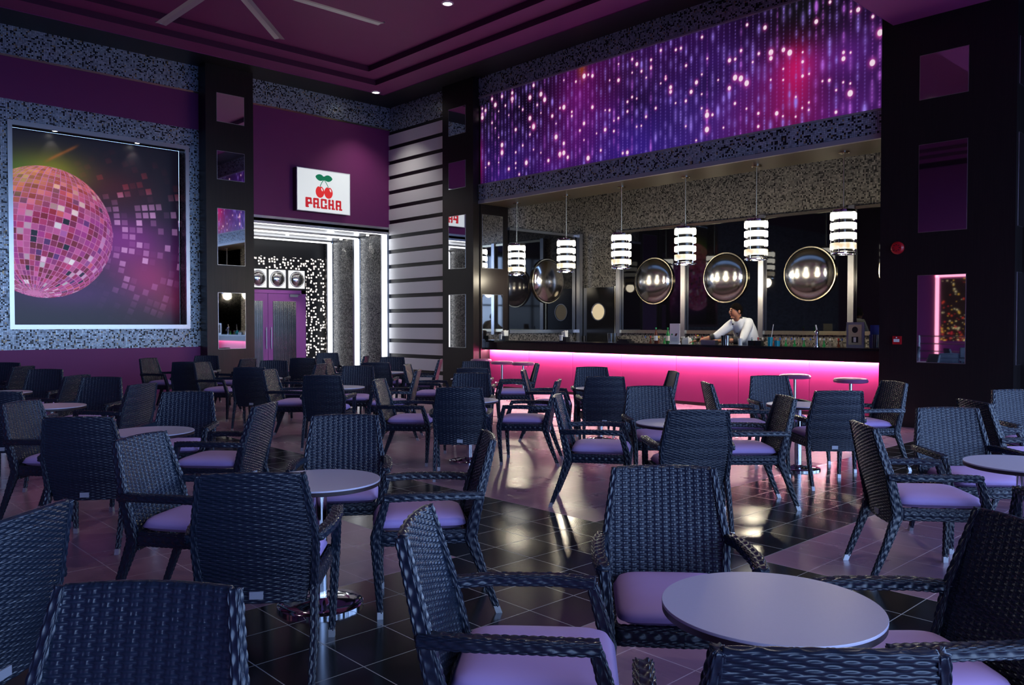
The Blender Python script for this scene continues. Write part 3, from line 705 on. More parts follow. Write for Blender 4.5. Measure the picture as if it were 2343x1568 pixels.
# long bead-curtain light panel over the bar
def beads():
    y0, y1, z0, z1 = 5.0, 14.42, 4.74, 6.74
    nu, nv = 1180, 250
    Y = np.linspace(y1, y0, nu)[None, :]; Z = np.linspace(z0, z1, nv)[:, None]; Y, Z = np.broadcast_arrays(Y, Z)
    U = (y1 - Y) / (y1 - y0); V = (Z - z0) / (z1 - z0)
    R = np.zeros((nv, nu, 3)) + np.array([.10, .03, .16])
    def add(c, w): R[:] = R * (1 - w[..., None]) + np.array(c) * w[..., None]
    g = lambda cu, cv, su, sv: np.exp(-((U - cu) / su) ** 2 - ((V - cv) / sv) ** 2)
    n1 = smooth_noise((nv, nu), (4, 12), 5)
    add([.20, .10, .45], .8 * g(.12, .15, .14, .5)); add([.18, .11, .48], .9 * g(.45, .12, .2, .45)); add([.24, .16, .55], .9 * g(.68, .15, .14, .6))
    add([.38, .06, .34], .8 * g(.33, .75, .12, .5)); add([.34, .08, .40], .7 * g(.3, .3, .1, .4)); add([.55, .10, .45], .7 * g(.80, .1, .12, .5))
    add([.95, .05, .30], .85 * g(.84, .42, .022, .28)); add([.75, .10, .40], .7 * g(.84, .35, .05, .4)); add([.60, .05, .30], .8 * g(.0, .25, .02, .35))
    add([.36, .14, .52], .7 * g(.95, .25, .08, .5)); add([.06, .07, .08], .9 * g(.85, .95, .07, .28)); add([.05, .05, .07], .7 * g(.04, .85, .05, .3)); add([.05, .02, .10], .75 * g(.18, .9, .1, .3))
    add([.55, .25, .08], .8 * g(.345, 1.0, .012, .12)); add([.20, .05, .30], .5 * g(.56, .8, .1, .4))
    R *= (.75 + .5 * n1)[..., None]
    rs = np.random.RandomState(21); pitch = .112; ncol = int((y1 - y0) / pitch)
    for cidx in range(ncol):
        yc = y1 - .06 - cidx * pitch; cols = np.abs((y1 - yc) / (y1 - y0) * (nu - 1) - np.arange(nu)) * (y1 - y0) / (nu - 1); sel = np.where(cols < .10)[0]
        dy = cols[sel][None, :]; zz = Z[:, :1]
        acc = np.exp(-(dy / .012) ** 2) * .10 * np.ones_like(zz)
        # tiny beads
        ph = rs.rand(); gap = .05 + .02 * rs.rand(); fz = ((zz + ph) / gap) % 1
        dens = .35 + .65 * smooth_noise((nv, 1), (8, 1), 100 + cidx)
        acc = acc + np.exp(-(dy / .011) ** 2 - ((fz - .5) * gap / .012) ** 2) * .55 * dens
        # soft violet drops
        for _ in range(7):
            z_ = z0 + rs.rand() * 2.0; s_ = .022 + .018 * rs.rand()
            acc = acc + .38 * np.exp(-(dy / s_) ** 2 - ((zz - z_) / (s_ * 2.1)) ** 2)
        lum = np.clip(acc, 0, 1)[..., None]
        tint = np.array([.62, .50, .92]) if rs.rand() > .35 else np.array([.72, .40, .86])
        R[:, sel] = R[:, sel] * (1 - lum) + tint * lum
        # bright glowing beads
        for _ in range(rs.choice([1, 2, 3, 4], p=[.25, .35, .25, .15])):
            z_ = z0 + .06 + rs.rand() * 1.88; s_ = rs.choice([.017, .024, .034, .046], p=[.35, .3, .22, .13])
            d2 = (dy / s_) ** 2 + ((zz - z_) / (s_ * 1.2)) ** 2
            halo = (np.exp(-d2 * .55) * .8)[..., None]; core = sst(1.1, .55, d2)[..., None]
            R[:, sel] = R[:, sel] * (1 - halo) + np.array([.93, .32, .70]) * halo
            R[:, sel] = R[:, sel] * (1 - core) + np.array([1, .90, .95]) * core
    return y0, y1, z0, z1, nu, nv, R
bp = thing('bead_string_picture', 'long backlit panel of purple glowing bead strings above the bar', 'backlit picture', (XB, 9.7, 4.74))
y0, y1, z0, z1, nu, nv, R = beads()
o = print_grid('print', (XB + .01, y1, z0), (0, y0 - y1, 0), (0, 0, z1 - z0), nu, nv, R, 'beadprint', bp); o.location = (-XB, -9.7, -4.74)
o = MB().box(XB + .015, XB + .05, y0, y1, z0, z1).build('backing_box', 'black', bp); o.location = (-XB, -9.7, -4.74)

# lightbox sign
def sign_face():
    nu, nv = 330, 230; Wd, Hd = 1.45, 1.01
    X, Z = np.meshgrid(np.linspace(0, Wd, nu), np.linspace(0, Hd, nv))
    R = np.zeros((nv, nu, 3)) + np.array([.90, .925, .93])
    u, v = X / Wd, Z / Hd
    aa = .006
    def paint(mask, c): R[:] = R * (1 - mask[..., None]) + np.array(c) * mask[..., None]
    red = [.86, .17, .18]; dred = [.76, .13, .17]; grn = [.0, .44, .30]
    # leaves (lens shapes)
    def leaf(cx, cy, ang, L, Hh):
        ca, sa = math.cos(ang), math.sin(ang); a = (X - cx) * ca + (Z - cy) * sa; b = -(X - cx) * sa + (Z - cy) * ca
        t = np.clip(a / L, -1, 1); return sst(aa, -aa, np.abs(b) - Hh * np.clip(1 - t * t, 0, 1) ** .75) * (np.abs(a) < L)
    paint(leaf(.615, .835, -.12, .125, .078), grn); paint(leaf(.835, .835, .12 - .1, .125, .078), grn)
    paint(sst(.03, .022, np.hypot(X - .725, Z - .805)), grn); paint(sst(.014, .008, np.hypot(X - .725, Z - .865)), [.1, .3, .25])
    def seg(x0_, z0_, x1_, z1_, w):
        dx, dz = x1_ - x0_, z1_ - z0_; t = np.clip(((X - x0_) * dx + (Z - z0_) * dz) / (dx * dx + dz * dz), 0, 1)
        return sst(w + aa / 2, w - aa / 2, np.hypot(X - x0_ - t * dx, Z - z0_ - t * dz))
    for pts in ([(.72, .79), (.665, .72), (.625, .64), (.612, .59)], [(.73, .79), (.785, .72), (.83, .65), (.845, .59)]):
        for a, b in zip(pts, pts[1:]): paint(seg(*a, *b, .0085), grn)
    def cherry(cx, cy):
        a, b = X - cx, Z - cy; body = ((a / .118) ** 2 + ((b + .0) / .142) ** 2)
        m = sst(1.04, .98, body); notch = sst(.0, .012, b - .108 - .55 * np.abs(a + .0)); m = m * (1 - notch * (np.abs(a) < .06))
        paint(m, red)
        h = sst(1.1, .8, ((a - .052 - .35 * (b - .07) * -1) / .020) ** 2 + ((b - .062) / .040) ** 2); paint(h * m, [.95, .93, .93])
    cherry(.612, .485); cherry(.848, .485)
    # chunky letters with round holes: P A C H A
    def rb(x0_, x1_, z0_, z1_, r=.02):
        cx, cz = (x0_ + x1_) / 2, (z0_ + z1_) / 2; qx = np.abs(X - cx) - (x1_ - x0_) / 2 + r; qz = np.abs(Z - cz) - (z1_ - z0_) / 2 + r
        return sst(aa / 2, -aa / 2, np.hypot(np.maximum(qx, 0), np.maximum(qz, 0)) + np.minimum(np.maximum(qx, qz), 0) - r)
    def hole(cx, cz, r): return sst(r + aa / 2, r - aa / 2, np.hypot(X - cx, Z - cz))
    L, zb, zt = .170, .080, .325
    x = .215
    for ch in 'PACHA':
        if ch == 'P':
            m = rb(x, x + L * .55, zb, zt); m = np.maximum(m, rb(x, x + L, zb + .085, zt, .03)); m = np.maximum(m, rb(x + L * .7, x + L * 1.12, zb + .085, zb + .125, .01))
            m = m * (1 - hole(x + L * .56, zb + .165, .031)) * (1 - hole(x + L * .60, zb + .055, .024))
        elif ch == 'A':
            m = rb(x, x + L * .94, zb, zt, .028); m = np.maximum(m, rb(x + L * .6, x + L * 1.12, zb, zb + .04, .01))
            m = m * (1 - hole(x + L * .48, zb + .165, .031)) * (1 - hole(x + L * .48, zb + .065, .028)) * (1 - rb(x + L * .40, x + L * .56, zb - .02, zb + .06, .004))
        elif ch == 'C':
            m = rb(x, x + L, zb, zt, .028); m = m * (1 - rb(x + L * .30, x + L * .66, zb + .045, zt - .045, .02)) * (1 - rb(x + L * .62, x + L * 1.1, zb + .095, zb + .135, .004))
            m = np.maximum(m, rb(x + L * .62, x + L * 1.08, zb + .075, zb + .10, .008)); m = np.maximum(m, rb(x + L * .62, x + L * 1.08, zb, zb + .04, .01))
        else:
            m = rb(x, x + L * .94, zb, zt, .026); m = np.maximum(m, rb(x + L * .6, x + L * 1.12, zb, zb + .04, .01))
            m = m * (1 - hole(x + L * .50, zb + .170, .029)) * (1 - hole(x + L * .48, zb + .068, .028)) * (1 - rb(x + L * .40, x + L * .58, zt - .06, zt + .02, .004)) * (1 - rb(x + L * .40, x + L * .56, zb - .02, zb + .06, .004))
        paint(m, dred); x += .208
    return nu, nv, Wd, Hd, R
sg = thing('lightbox_sign', 'white lightbox sign with two red cherries and red lettering above the portal', 'sign', (10.415, 17.76, 4.25))
nu, nv, Wd, Hd, R = sign_face()
o = print_grid('sign_face', (9.69, 17.748, 4.25), (Wd, 0, 0), (0, 0, Hd), nu, nv, R, 'signprint', sg); o.location = (-10.415, -17.76, -4.25)
o = MB().box(9.68, 11.15, 17.75, YL + .01, 4.24, 5.27).build('sign_box', 'ceildark', sg); o.location = (-10.415, -17.76, -4.25)
o = MB().box(9.675, 11.155, 17.742, 17.76, 4.235, 4.25).box(9.675, 11.155, 17.742, 17.76, 5.26, 5.275).box(9.675, 9.69, 17.742, 17.76, 4.25, 5.26).box(11.14, 11.155, 17.742, 17.76, 4.25, 5.26).build('sign_rim', 'white', sg); o.location = (-10.415, -17.76, -4.25)

# ------------------------------------------------------------------ entrance portal with LED frames
XC = 10.18
def sym(m, x0, x1, *a, mi=0):
    m.box(x0, x1, *a, mi=mi); m.box(2 * XC - x1, 2 * XC - x0, *a, mi=mi)
Y1, Y2, Y3 = 18.97, 20.03, 20.33
struct((lambda m: (sym(m, 12.46, XB + .05, YL, Y1, 0, 4.06), m.box(2 * XC - 12.5, 12.5, YL, YL + .1, 3.93, 4.06), m)[-1])(MB()).build('trim_6', 'brushed'))
rv = MB()
# reveals (mosaic), soffits (brushed dark)
for xr, ya_, yb_, xn in ((12.226, YL, Y1, 12.45), (12.02, Y1, Y2, 12.226), (11.93, Y2, Y3, 12.02)):
    sym(rv, xr, xn + .02, ya_ + .05, yb_ + .0, 0, 3.86)
struct(rv.build('trim_7', 'mosaicdark'))
sf = MB()
for zt, ya_, yb_ in ((3.87, YL, Y1), (3.82, Y1, Y2), (3.80, Y2, Y3)): sf.box(2 * XC - 12.5, 12.5, ya_, yb_, zt, 4.0)
struct(sf.build('trim_8', 'brushed'))
FR = [(12.24, 12.44, YL + .05, 3.885, .05, 'outer'), (12.035, 12.215, Y1 + .02, 3.82, .035, 'middle'), (11.84, 12.01, Y2 + .02, 3.77, .035, 'innermost')]
for xa, xb, yy, zt, th, nm in FR:
    t = thing('portal_arch_lamp', '%s white light strip frame of the entrance portal' % nm, 'light', (XC, yy, 0), 0)
    m = MB(); wdt = xb - xa; sym(m, xa + wdt * .30, xb - wdt * .30, yy - .03, yy, 0, zt); m.box(2 * XC - xb + wdt * .3, xb - wdt * .3, yy - .03, yy, zt - .03, zt + .01)
    o = m.build('light_tube', 'whiteled', t); o.location = (-XC, -yy, 0)
    for s_ in (0, 1):
        for q0, q1, y0_, y1_, nm_, mt_ in ((xa + wdt * .05, xb - wdt * .05, yy - .01, yy + .025, 'diffuser', 'whiteled2'), (xa - .01, xa + wdt * .05, yy - .02, yy + .03, 'edge_profile', 'silver'), (xb - wdt * .05, xb + .01, yy - .02, yy + .03, 'edge_profile', 'silver')):
            if s_: q0, q1 = 2 * XC - q1, 2 * XC - q0
            o = MB().box(q0, q1, y0_, y1_, 0, zt - .01).build(nm_, mt_, t); o.location = (-XC, -yy, 0)
for k, (x, y, z) in enumerate([(12.13, 18.45, 3.86), (11.93, 19.45, 3.81), (11.1, 18.5, 3.86), (10.3, 19.4, 3.81)]):
    t = thing('downlight', ['downlight in the portal soffit, front right', 'downlight in the portal soffit, rear right', 'downlight in the portal soffit, front middle', 'downlight in the portal soffit, rear middle'][k], 'light', (x, y, z), 0, 'portal downlights')
    MB().lathe([(0, -.004), (.04, -.004), (.04, 0)], n=16).build('lens', 'downlight', t)
    spot('lamp_beam', (x, y, z - .03), (x + .10, y, 2.4) if k < 2 else (x, y + .9, 1.2), 30 if k < 2 else 60, 55, (1, .98, .95), parent=t)
# back wall of the portal: lintel, lattice, transom boxes, door
pb = MB().box(7.9, 12.2, Y3 + .025, Y3 + .12, 0, 4.0); struct(pb.build('wall_portal', 'black'))
lt = thing('lattice_screen', 'dark fretwork screen glowing through its cut-outs around the violet doors', 'screen', (XC, Y3, 0))
m = MB(); m.box(11.33, 11.92, Y3 - .04, Y3 - .0, 0, 3.32); m.box(2 * XC - 11.92, 2 * XC - 11.33, Y3 - .04, Y3, 0, 3.32); m.box(2 * XC - 11.33, 11.33, Y3 - .04, Y3, 2.99, 3.32)
o = m.build('fretwork', 'lattice', lt); o.location = (-XC, -Y3, 0)
m = MB(); m.box(2 * XC - 11.33, 11.33, Y3 - .02, Y3 + .02, 2.43, 2.99); o = m.build('transom_backing', 'black', lt); o.location = (-XC, -Y3, 0)
for k, xc in enumerate((9.90, 10.455, 11.025, 9.34)):
    t = thing('dome_panel', ['mirrored dome on a white panel over the doors, leftmost visible', 'mirrored dome on a white panel over the doors, middle', 'mirrored dome on a white panel over the doors, right', 'mirrored dome on a white panel hidden behind the pillar'][k], 'wall decoration', (xc, Y3 - .075, 2.72), 0, 'dome panels above the doors')
    MB().box(-.235, .235, -.01, .02, -.24, .24).build('panel', 'whiteled2', t)['label'] = 'white glowing panel'
    MB().lathe([(.205 * math.cos(a), .01 + .12 * math.sin(a)) for a in np.linspace(0, PI / 2, 12)], n=40, axis='y').build('dome', 'dome', t, True)
    MB().lathe([(.215, .0), (.22, .02), (.205, .02), (.20, 0)], n=40, axis='y').build('ring', 'silver', t, True)
dr = bpy.data.objects.new('door_1', None); COL.objects.link(dr); struct(dr); dr.location = (XC, Y3 - .05, 0)
m = MB(); m.box(-1.13, -1.0, 0, .06, 0, 2.42); m.box(1.0, 1.13, 0, .06, 0, 2.42); m.box(-1.13, 1.13, 0, .06, 2.33, 2.42); m.build('door_frame', 'doorpaint', dr, bevel=.005)
for s_ in (-1, 1):
    a0, a1 = sorted((s_ * .005, s_ * .99)); g0, g1 = sorted((s_ * .14, s_ * .83))
    lf = MB(); lf.box(a0, g0, -.02, .03, .01, 2.32); lf.box(g1, a1, -.02, .03, .01, 2.32); lf.box(g0, g1, -.02, .03, 2.12, 2.32); lf.box(g0, g1, -.02, .03, .01, .25)
    lo = lf.build('door_leaf', 'doorpaint', dr)
    MB().box(g0, g1, -.004, .01, .25, 2.12).build('door_glass', 'doorglass', lo)
    MB().tube((s_ * .07, -.07, .84), (s_ * .07, -.07, 1.42), .014, 12).tube((s_ * .07, -.07, .92), (s_ * .07, -.02, .92), .01, 8).tube((s_ * .07, -.07, 1.34), (s_ * .07, -.02, 1.34), .01, 8).build('door_handle', 'silver', lo, True)
MB().box(.62, .86, -.07, -.02, 2.24, 2.31).tube((.84, -.05, 2.275), (.98, -.03, 2.32), .01, 8).build('door_closer', 'silver', dr)

# ------------------------------------------------------------------ striped wall cladding
t = thing('striped_wall_cladding', 'white horizontal boards with black gaps between the portal and the bar', 'wall panel', (XB, 16.7, 0))
for k in range(17):
    z1 = 6.48 - .39 * k; z0 = max(.02, z1 - .29)
    if z1 < .05: break
    MB().box(-.035, .0, -1.236, 1.25, z0, z1).build('board', 'white', t)

# ------------------------------------------------------------------ alarms on the right pillar
t = thing('fire_alarm_bell', 'round red alarm sounder high on the right pillar', 'alarm', (12.3, 4.80, 2.614))
MB().lathe([(.092, 0), (.092, .03), (.07, .055), (.03, .06), (0, .06)], n=28, axis='x').build('housing', 'red', t, True)
m = MB()
for k in range(8): a = k * PI / 4; m.tube((-.06, .045 * math.cos(a), .045 * math.sin(a)), (-.064, .045 * math.cos(a), .045 * math.sin(a)), .008, 8)
m.build('grille', 'blackplastic', t)
t = thing('fire_call_point', 'square red break-glass box on the right pillar', 'alarm', (12.3, 4.79, 1.265))
MB().box(-.045, 0, -.058, .058, -.06, .06).build('housing', 'red', t, bevel=.006)
MB().box(-.049, -.044, -.04, .04, -.025, .018).build('glass_window', 'offwhite', t)
MB().tube((-.045, 0, .04), (-.049, 0, .04), .01, 10).build('indicator', 'offwhite', t)

# ------------------------------------------------------------------ bar
YA, YB = 5.075, 14.32
t = thing('bar_counter', 'long dark bar counter with a glowing pink front', 'bar counter', (12.8, 9.7, 0))
def rel(o, p): o.parent = p; o.location = -p.location; return o
rel(MB().box(12.62, 13.20, YA, YB, 1.085, 1.125).build('countertop', 'blackgloss', None, bevel=.004), t)
rel(MB().box(12.66, 12.70, YA, YB, .905, 1.085).build('fascia', 'wood'), t)
rel(MB().box(12.70, 12.80, YA, YB, 1.03, 1.085).build('soffit', 'blackplastic'), t)
n = 7; ww = (YB - YA) / n
for k in range(n): rel(MB().box(12.80, 12.83, YA + k * ww + .004, YA + (k + 1) * ww - .004, .06, 1.03).build('front_panel', 'pinkpanel'), t)
rel(MB().box(12.815, 12.86, YA, YB, 0.0, 1.03).build('carcass', 'white'), t)
rel(MB().box(12.80, 12.85, YA, YB, 0.0, .06).build('plinth', 'wood'), t)
rel(MB().box(12.720, 12.740, YA + .02, YB - .02, .907, .925).build('light_tube', 'pinkled'), t)
rel(MB().box(12.86, 13.5, YA, YB, .86, .90).box(13.46, 13.5, YA, YB, 0, .86).build('work_surface', 'brushed'), t)

# back-bar glass with frames and posts
t = thing('mirror_wall', 'wide black glass wall behind the bar with steel rails', 'mirror wall', (15.95, 9, 1.36))
rel(MB().box(15.94, 15.98, 5.08, 12.96, 1.36, 3.76).build('glass', 'darkglass'), t)
rel(MB().box(15.90, 15.99, 5.08, 12.96, 3.76, 3.82).box(15.90, 15.99, 5.08, 12.96, 1.28, 1.36).build('rail', 'gold'), t)
t = thing('mirror_wall', 'narrow black glass panel on the left side wall of the bar', 'mirror wall', (14.6, 14.3, 1.36))
rel(MB().box(13.40, 15.90, 14.29, 14.33, 1.36, 3.76).build('glass', 'darkglass'), t)
rel(MB().box(13.40, 15.90, 14.27, 14.335, 3.76, 3.82).box(13.40, 15.90, 14.27, 14.335, 1.28, 1.36).build('rail', 'brushed'), t)
PL = ['steel post beside the dark door behind the bar', 'second steel post from the dark door', 'steel post just right of the bartender', 'steel post behind the rightmost pendant lamp']
for k, y in enumerate((12.96, 11.03, 9.04, 7.09)):
    tag(MB().box(15.86, 15.93, y - .06, y + .06, 1.20, 3.84).build('steel_post', 'brushed'), PL[k], 'post', 'steel posts on the glass wall')
tag(MB().box(15.78, 15.90, 14.16, 14.27, 0, 3.84).build('steel_post', 'brushed'), 'steel post in the corner left of the dark door', 'post', 'steel posts on the glass wall')
# dark door with round window
dr = bpy.data.objects.new('door_2', None); COL.objects.link(dr); struct(dr); dr.location = (15.97, 13.66, 0)
MB().box(-.05, .02, -.52, .52, .02, 2.44).build('door_leaf', 'blackgloss', dr, bevel=.004)
MW['porthole'] = simple('lit_porthole', (.5, .45, .35), .2, em=(.80, .62, .36), es=.55)
MB().lathe([(0, .052), (.205, .052)], n=40, axis='x').build('door_glass', 'porthole', dr)
MB().lathe([(.20, .05), (.21, .065), (.228, .065), (.235, .05)], n=40, axis='x').build('window_ring', 'silver', dr, True)
for child in dr.children:
    if child.name.startswith(('door_glass', 'window_ring')): child.location = (0, -.02, 1.815)
MB().box(-.07, .0, -.60, -.56, .02, 2.46).build('door_edge_trim', 'gold', dr)
MB().tube((-.07, .44, .95), (-.07, .44, 1.2), .012, 8).build('door_handle', 'silver', dr)

def dome(name_lab, loc, axis, r=.56):
    t = thing('mirror_dome', name_lab, 'mirror', loc, 0, 'convex mirror domes behind the bar')
    MB().lathe([(r * .96 * math.cos(a), .02 + .24 * math.sin(a)) for a in np.linspace(0, PI / 2, 20)], n=64, axis=axis).build('dome', 'dome', t, True)
    MB().lathe([(r * .95, .0), (r * .95, .035), (r, .035), (r, 0)], n=64, axis=axis).build('rim', 'gold', t, True)
dome('convex mirror dome on the side wall between the two left pendant lamps', (14.70, 14.28, 2.58), 'y')
for y, lb in ((11.885, 'convex mirror dome between the third and fourth pendant lamps'), (9.93, 'convex mirror dome above the bartender'),
              (7.965, 'largest-looking convex mirror dome left of the rightmost lamp'), (6.0, 'convex mirror dome mostly hidden behind the right pillar')):
    dome(lb, (15.93, y, 2.535), 'x')

# pendant lamps
def pendant():
    t = thing('pendant_lamp', 'x', 'lamp')
    MB().lathe([(0, 0), (.085, 0), (.085, -.02), (.06, -.028), (0, -.03)], n=24).build('canopy', 'gold', t, True)
    MB().tube((0, 0, -.02), (0, 0, -0.950), .014, 10).lathe([(0, -0.890), (.02, -0.890), (.028, -0.930), (.02, -0.960), (0, -0.960)], n=12).build('rod', 'gold', t, True)
    MB().lathe([(0, -0.945), (.20, -0.945), (.205, -0.955), (.205, -0.985), (.19, -0.990), (0, -0.990)], n=40).build('top_cap', 'chrome', t, True)
    for k in range(4):
        z1 = -0.995 - k * .162; z0 = z1 - .104
        MB().lathe([(.196, z1), (.203, z1 - .008), (.203, z0 + .008), (.196, z0)], n=40).build('shade_band', 'band' if k < 3 else 'bandlow', t, True)
    MB().lathe([(.150, -0.990), (.150, -1.615), (0, -1.615)], n=32).build('inner_core', 'blackgloss', t, True)
    m = MB()
    for k in range(4): a = PI / 4 + k * PI / 2 + .25; m.tube((.192 * math.cos(a), .192 * math.sin(a), -0.980), (.192 * math.cos(a), .192 * math.sin(a), -1.660), .010, 8)
    m.lathe([(.190, -1.642), (.206, -1.642), (.206, -1.662), (.190, -1.662), (.190, -1.642)], n=40)
    m.build('lamp_frame', 'chrome', t, True)
    l = bpy.data.lights.new('bulb', 'POINT'); l.energy = 52; l.color = (1, .88, .66); l.shadow_soft_size = .12
    o = bpy.data.objects.new('bulb', l); COL.objects.link(o); o.parent = t; o.location = (0, 0, -1.750)
    return t
PLB = ['first pendant lamp from the left over the bar', 'second pendant lamp from the left over the bar', 'third pendant lamp from the left over the bar',
       'fourth pendant lamp from the left over the bar', 'fifth pendant lamp from the left, above the bartender', 'rightmost pendant lamp over the bar']
p0 = pendant()
for k, y in enumerate((13.66, 12.10, 10.57, 9.02, 7.53, 5.96)):
    if k == 0: p0.location = (13.05, y, 4.30); p0['label'] = PLB[0]; p0['group'] = 'striped cylinder pendant lamps'
    else: dup(p0, (13.05, y, 4.30), .13 * k, PLB[k], 'striped cylinder pendant lamps')

# bar stools
def stool():
    t = thing('bar_stool', 'x', 'stool')
    MB().lathe([(0, .725), (.17, .725), (.222, .715), (.238, .69), (.232, .665), (.20, .655), (0, .655)], n=40).build('seat', 'stoolseat', t, True)
    MB().tube((0, 0, .03), (0, 0, .655), .024, 16).build('column', 'chrome', t, True)
    m = MB()
    for k in range(20): a, b = k * PI / 10, (k + 1) * PI / 10; m.tube((.15 * math.cos(a), .15 * math.sin(a), .27), (.15 * math.cos(b), .15 * math.sin(b), .27), .009, 8, caps=False)
    m.tube((0, 0, .27), (.15, 0, .27), .008, 8).build('footrest', 'chrome', t, True)
    m = MB()
    for k in range(5): a = k * 2 * PI / 5 + .3; m.tube((0, 0, .10), (.24 * math.cos(a), .24 * math.sin(a), .018), .017, 10, .012)
    m.build('star_base', 'chrome', t, True)
    return t
s0 = stool()
SL = ['leftmost bar stool, beside the mirrored pillar at the left end of the bar', 'middle one of the three round stools at the left end of the bar', 'right one of the three round stools at the left end of the bar',
      'round bar stool second from the right end of the bar', 'round bar stool nearest the wide right pillar']
for k, (x, y) in enumerate(((11.97, 13.68), (11.585, 12.57), (11.63, 11.98), (11.86, 6.16), (11.58, 5.16))):
    if k == 0: s0.location = (x, y, 0); s0['label'] = SL[0]; s0['group'] = 'round bar stools'
    else: dup(s0, (x, y, 0), k * .5, SL[k], 'round bar stools')

# ------------------------------------------------------------------ ceiling fan and downlights
t = thing('ceiling_fan', 'large ceiling fan with long pale blades, hub above the frame', 'fan', (5.48, 12.13, 6.8))
MB().tube((0, 0, .05), (0, 0, .67), .03, 16).build('downrod', 'silver', t, True)
MB().lathe([(0, .10), (.14, .10), (.18, .06), (.18, -.04), (.12, -.09), (0, -.09)], n=32).build('motor_housing', 'silver', t, True)
for k in range(8):
    a = math.radians(-.5 + 45 * k + (1.5 if k in (1, 2) else 0)); L_ = 2.66 if k != 0 else 2.78
    m = MB(); pr = [(-.095, -.012), (-.05, .006), (0, .014), (.06, .008), (.095, -.006), (.05, .0), (0, .004), (-.05, -.006)]
    ca, sa = math.cos(a), math.sin(a); ring_ = lambda r: [(r * ca - w * sa, r * sa + w * ca, h) for w, h in pr]
    i0, i1 = ring_(.17), ring_(L_)
    for j in range(len(pr)): q = (j + 1) % len(pr); m.quad(i0[j], i0[q], i1[q], i1[j])
    b = m.build('blade', 'fanblade', t)
    MB().tube((L_ * ca + .09 * sa, L_ * sa - .09 * ca, 0), (L_ * ca - .09 * sa, L_ * sa + .09 * ca, .02), .014, 8).build('blade_tip', 'silver', b)
for k, (x, y, z, lb) in enumerate([(11.417, 16.975, 7.214, 'bright recessed downlight in the ceiling corner above the portal'), (9.616, 11.93, 7.469, 'bright recessed downlight near the top edge of the ceiling')]):
    t = thing('downlight', lb, 'light', (x, y, z), 0, 'ceiling downlights')
    MB().lathe([(0, -.012), (.085, -.008)], n=28).build('lens', 'downlight', t)
    MB().lathe([(.085, -.016), (.11, -.012), (.115, 0)], n=28).build('trim_ring', 'white', t, True)
    spot('lamp_beam', (x, y, z - .04), (x, y, 0), 160, 95, (1, .94, .86), .06, .8, t)

# mural, light frame and railing on the west side (seen in the pillar mirror)
t = thing('wall_mural', 'glittering red and gold picture in a pink light frame, seen in the right pillar mirror', 'picture', (XW, 9.0, 1.0))
nu, nv = 160, 150; Yg, Zg = np.meshgrid(np.linspace(10.8, 7.4, nu), np.linspace(.9, 3.15, nv))
Rr = np.zeros((nv, nu, 3)) + np.array([.09, .03, .03]); rs = np.random.RandomState(4)
for _ in range(900):
    yy = 7.4 + 3.4 * rs.rand(); zz = .9 + 2.25 * rs.rand() ** 1.6
    if rs.rand() > 1.15 - (zz - .9) / 2.6 * .8 - (yy - 7.4) / 9: continue
    s_ = .015 + .03 * rs.rand() ** 2; w = np.exp(-((Yg - yy) ** 2 + (Zg - zz) ** 2) / s_ ** 2) * .9
    cc = [np.array([.95, .75, .25]), np.array([.85, .25, .12]), np.array([.9, .85, .6]), np.array([.8, .15, .2])][rs.randint(4)]
    Rr = Rr * (1 - w[..., None]) + cc * w[..., None]
rel(print_grid('print', (XW + .03, 10.8, .9), (0, -3.4, 0), (0, 0, 2.25), nu, nv, Rr, 'mural', None), t)
MW['pinkframe'] = simple('pink_light_frame', (0.9, .5, .6), .5, em=(1, .35, .5), es=1.6)
rel(MB().box(XW, XW + .1, 10.86, 10.96, .2, 3.3).box(XW, XW + .1, 7.3, 10.96, 3.2, 3.3).build('light_tube', 'pinkframe'), t)
t = thing('glass_railing', 'steel railing reflected in the lowest mirror of the right pillar', 'railing', (-4.2, 8.5, 0))
m = MB()
for z in (.35, .6, .85, 1.1): m.tube((-4.2, 4.5, z), (-4.2, 13.5, z), .02, 8)
for y in np.arange(4.5, 13.6, 1.5): m.tube((-4.2, y, 0), (-4.2, y, 1.12), .025, 8)
rel(m.build('rails', 'silver'), t)

CT = 1.126
def napkins(x, y, lab, spill):
    t = thing('napkin_caddy', lab, 'caddy', (x, y, CT))
    MB().box(-.06, .06, -.10, .10, 0, .10).build('caddy_box', 'blackplastic', t, bevel=.004)
    m = MB(); rs = random.Random(int(y * 10))
    for k in range(7):
        a = rs.uniform(-.12, .12); w = .055; o_ = -.075 + k * .016
        m.quad((-w, o_, .04), (w, o_ + a * .1, .04), (w, o_ + .01 + a * .3, .22 + rs.uniform(-.015, .02)), (-w, o_ + .012, .22 + rs.uniform(-.02, .02)))
    n_ = m.build('paper_napkins', 'offwhite', t); n_.modifiers.new('s', 'SOLIDIFY').thickness = .006
    for dy in (.035, .075):
        MB().lathe([(0, .02), (.018, .02), (.022, .12), (.034, .125), (.034, .14), (0, .14)], n=14).build('straw_cup', 'offwhite', t, True).location = (-.07, dy - .02, 0)
napkins(12.93, 13.97, 'black caddy with white napkins at the far left end of the counter', 0)
napkins(12.86, 11.97, 'black caddy with crumpled white napkins below the second pendant lamp', 1)
for k, (x, y) in enumerate(((12.95, 10.80), (12.92, 10.72), (12.99, 10.68))):
    t = thing('glass_tumbler', ['pale blue glass on the counter by the dark door, leftmost of three', 'pale blue glass on the counter by the dark door, front middle of three', 'pale blue glass on the counter by the dark door, rear right of three'][k], 'glass', (x, y, CT), .4 * k, 'pale blue glasses by the dark door')
    MB().lathe([(0, 0), (.028, 0), (.038, .19), (.035, .19), (.026, .01), (0, .01)], n=20).build('bowl', 'glass', t, True)
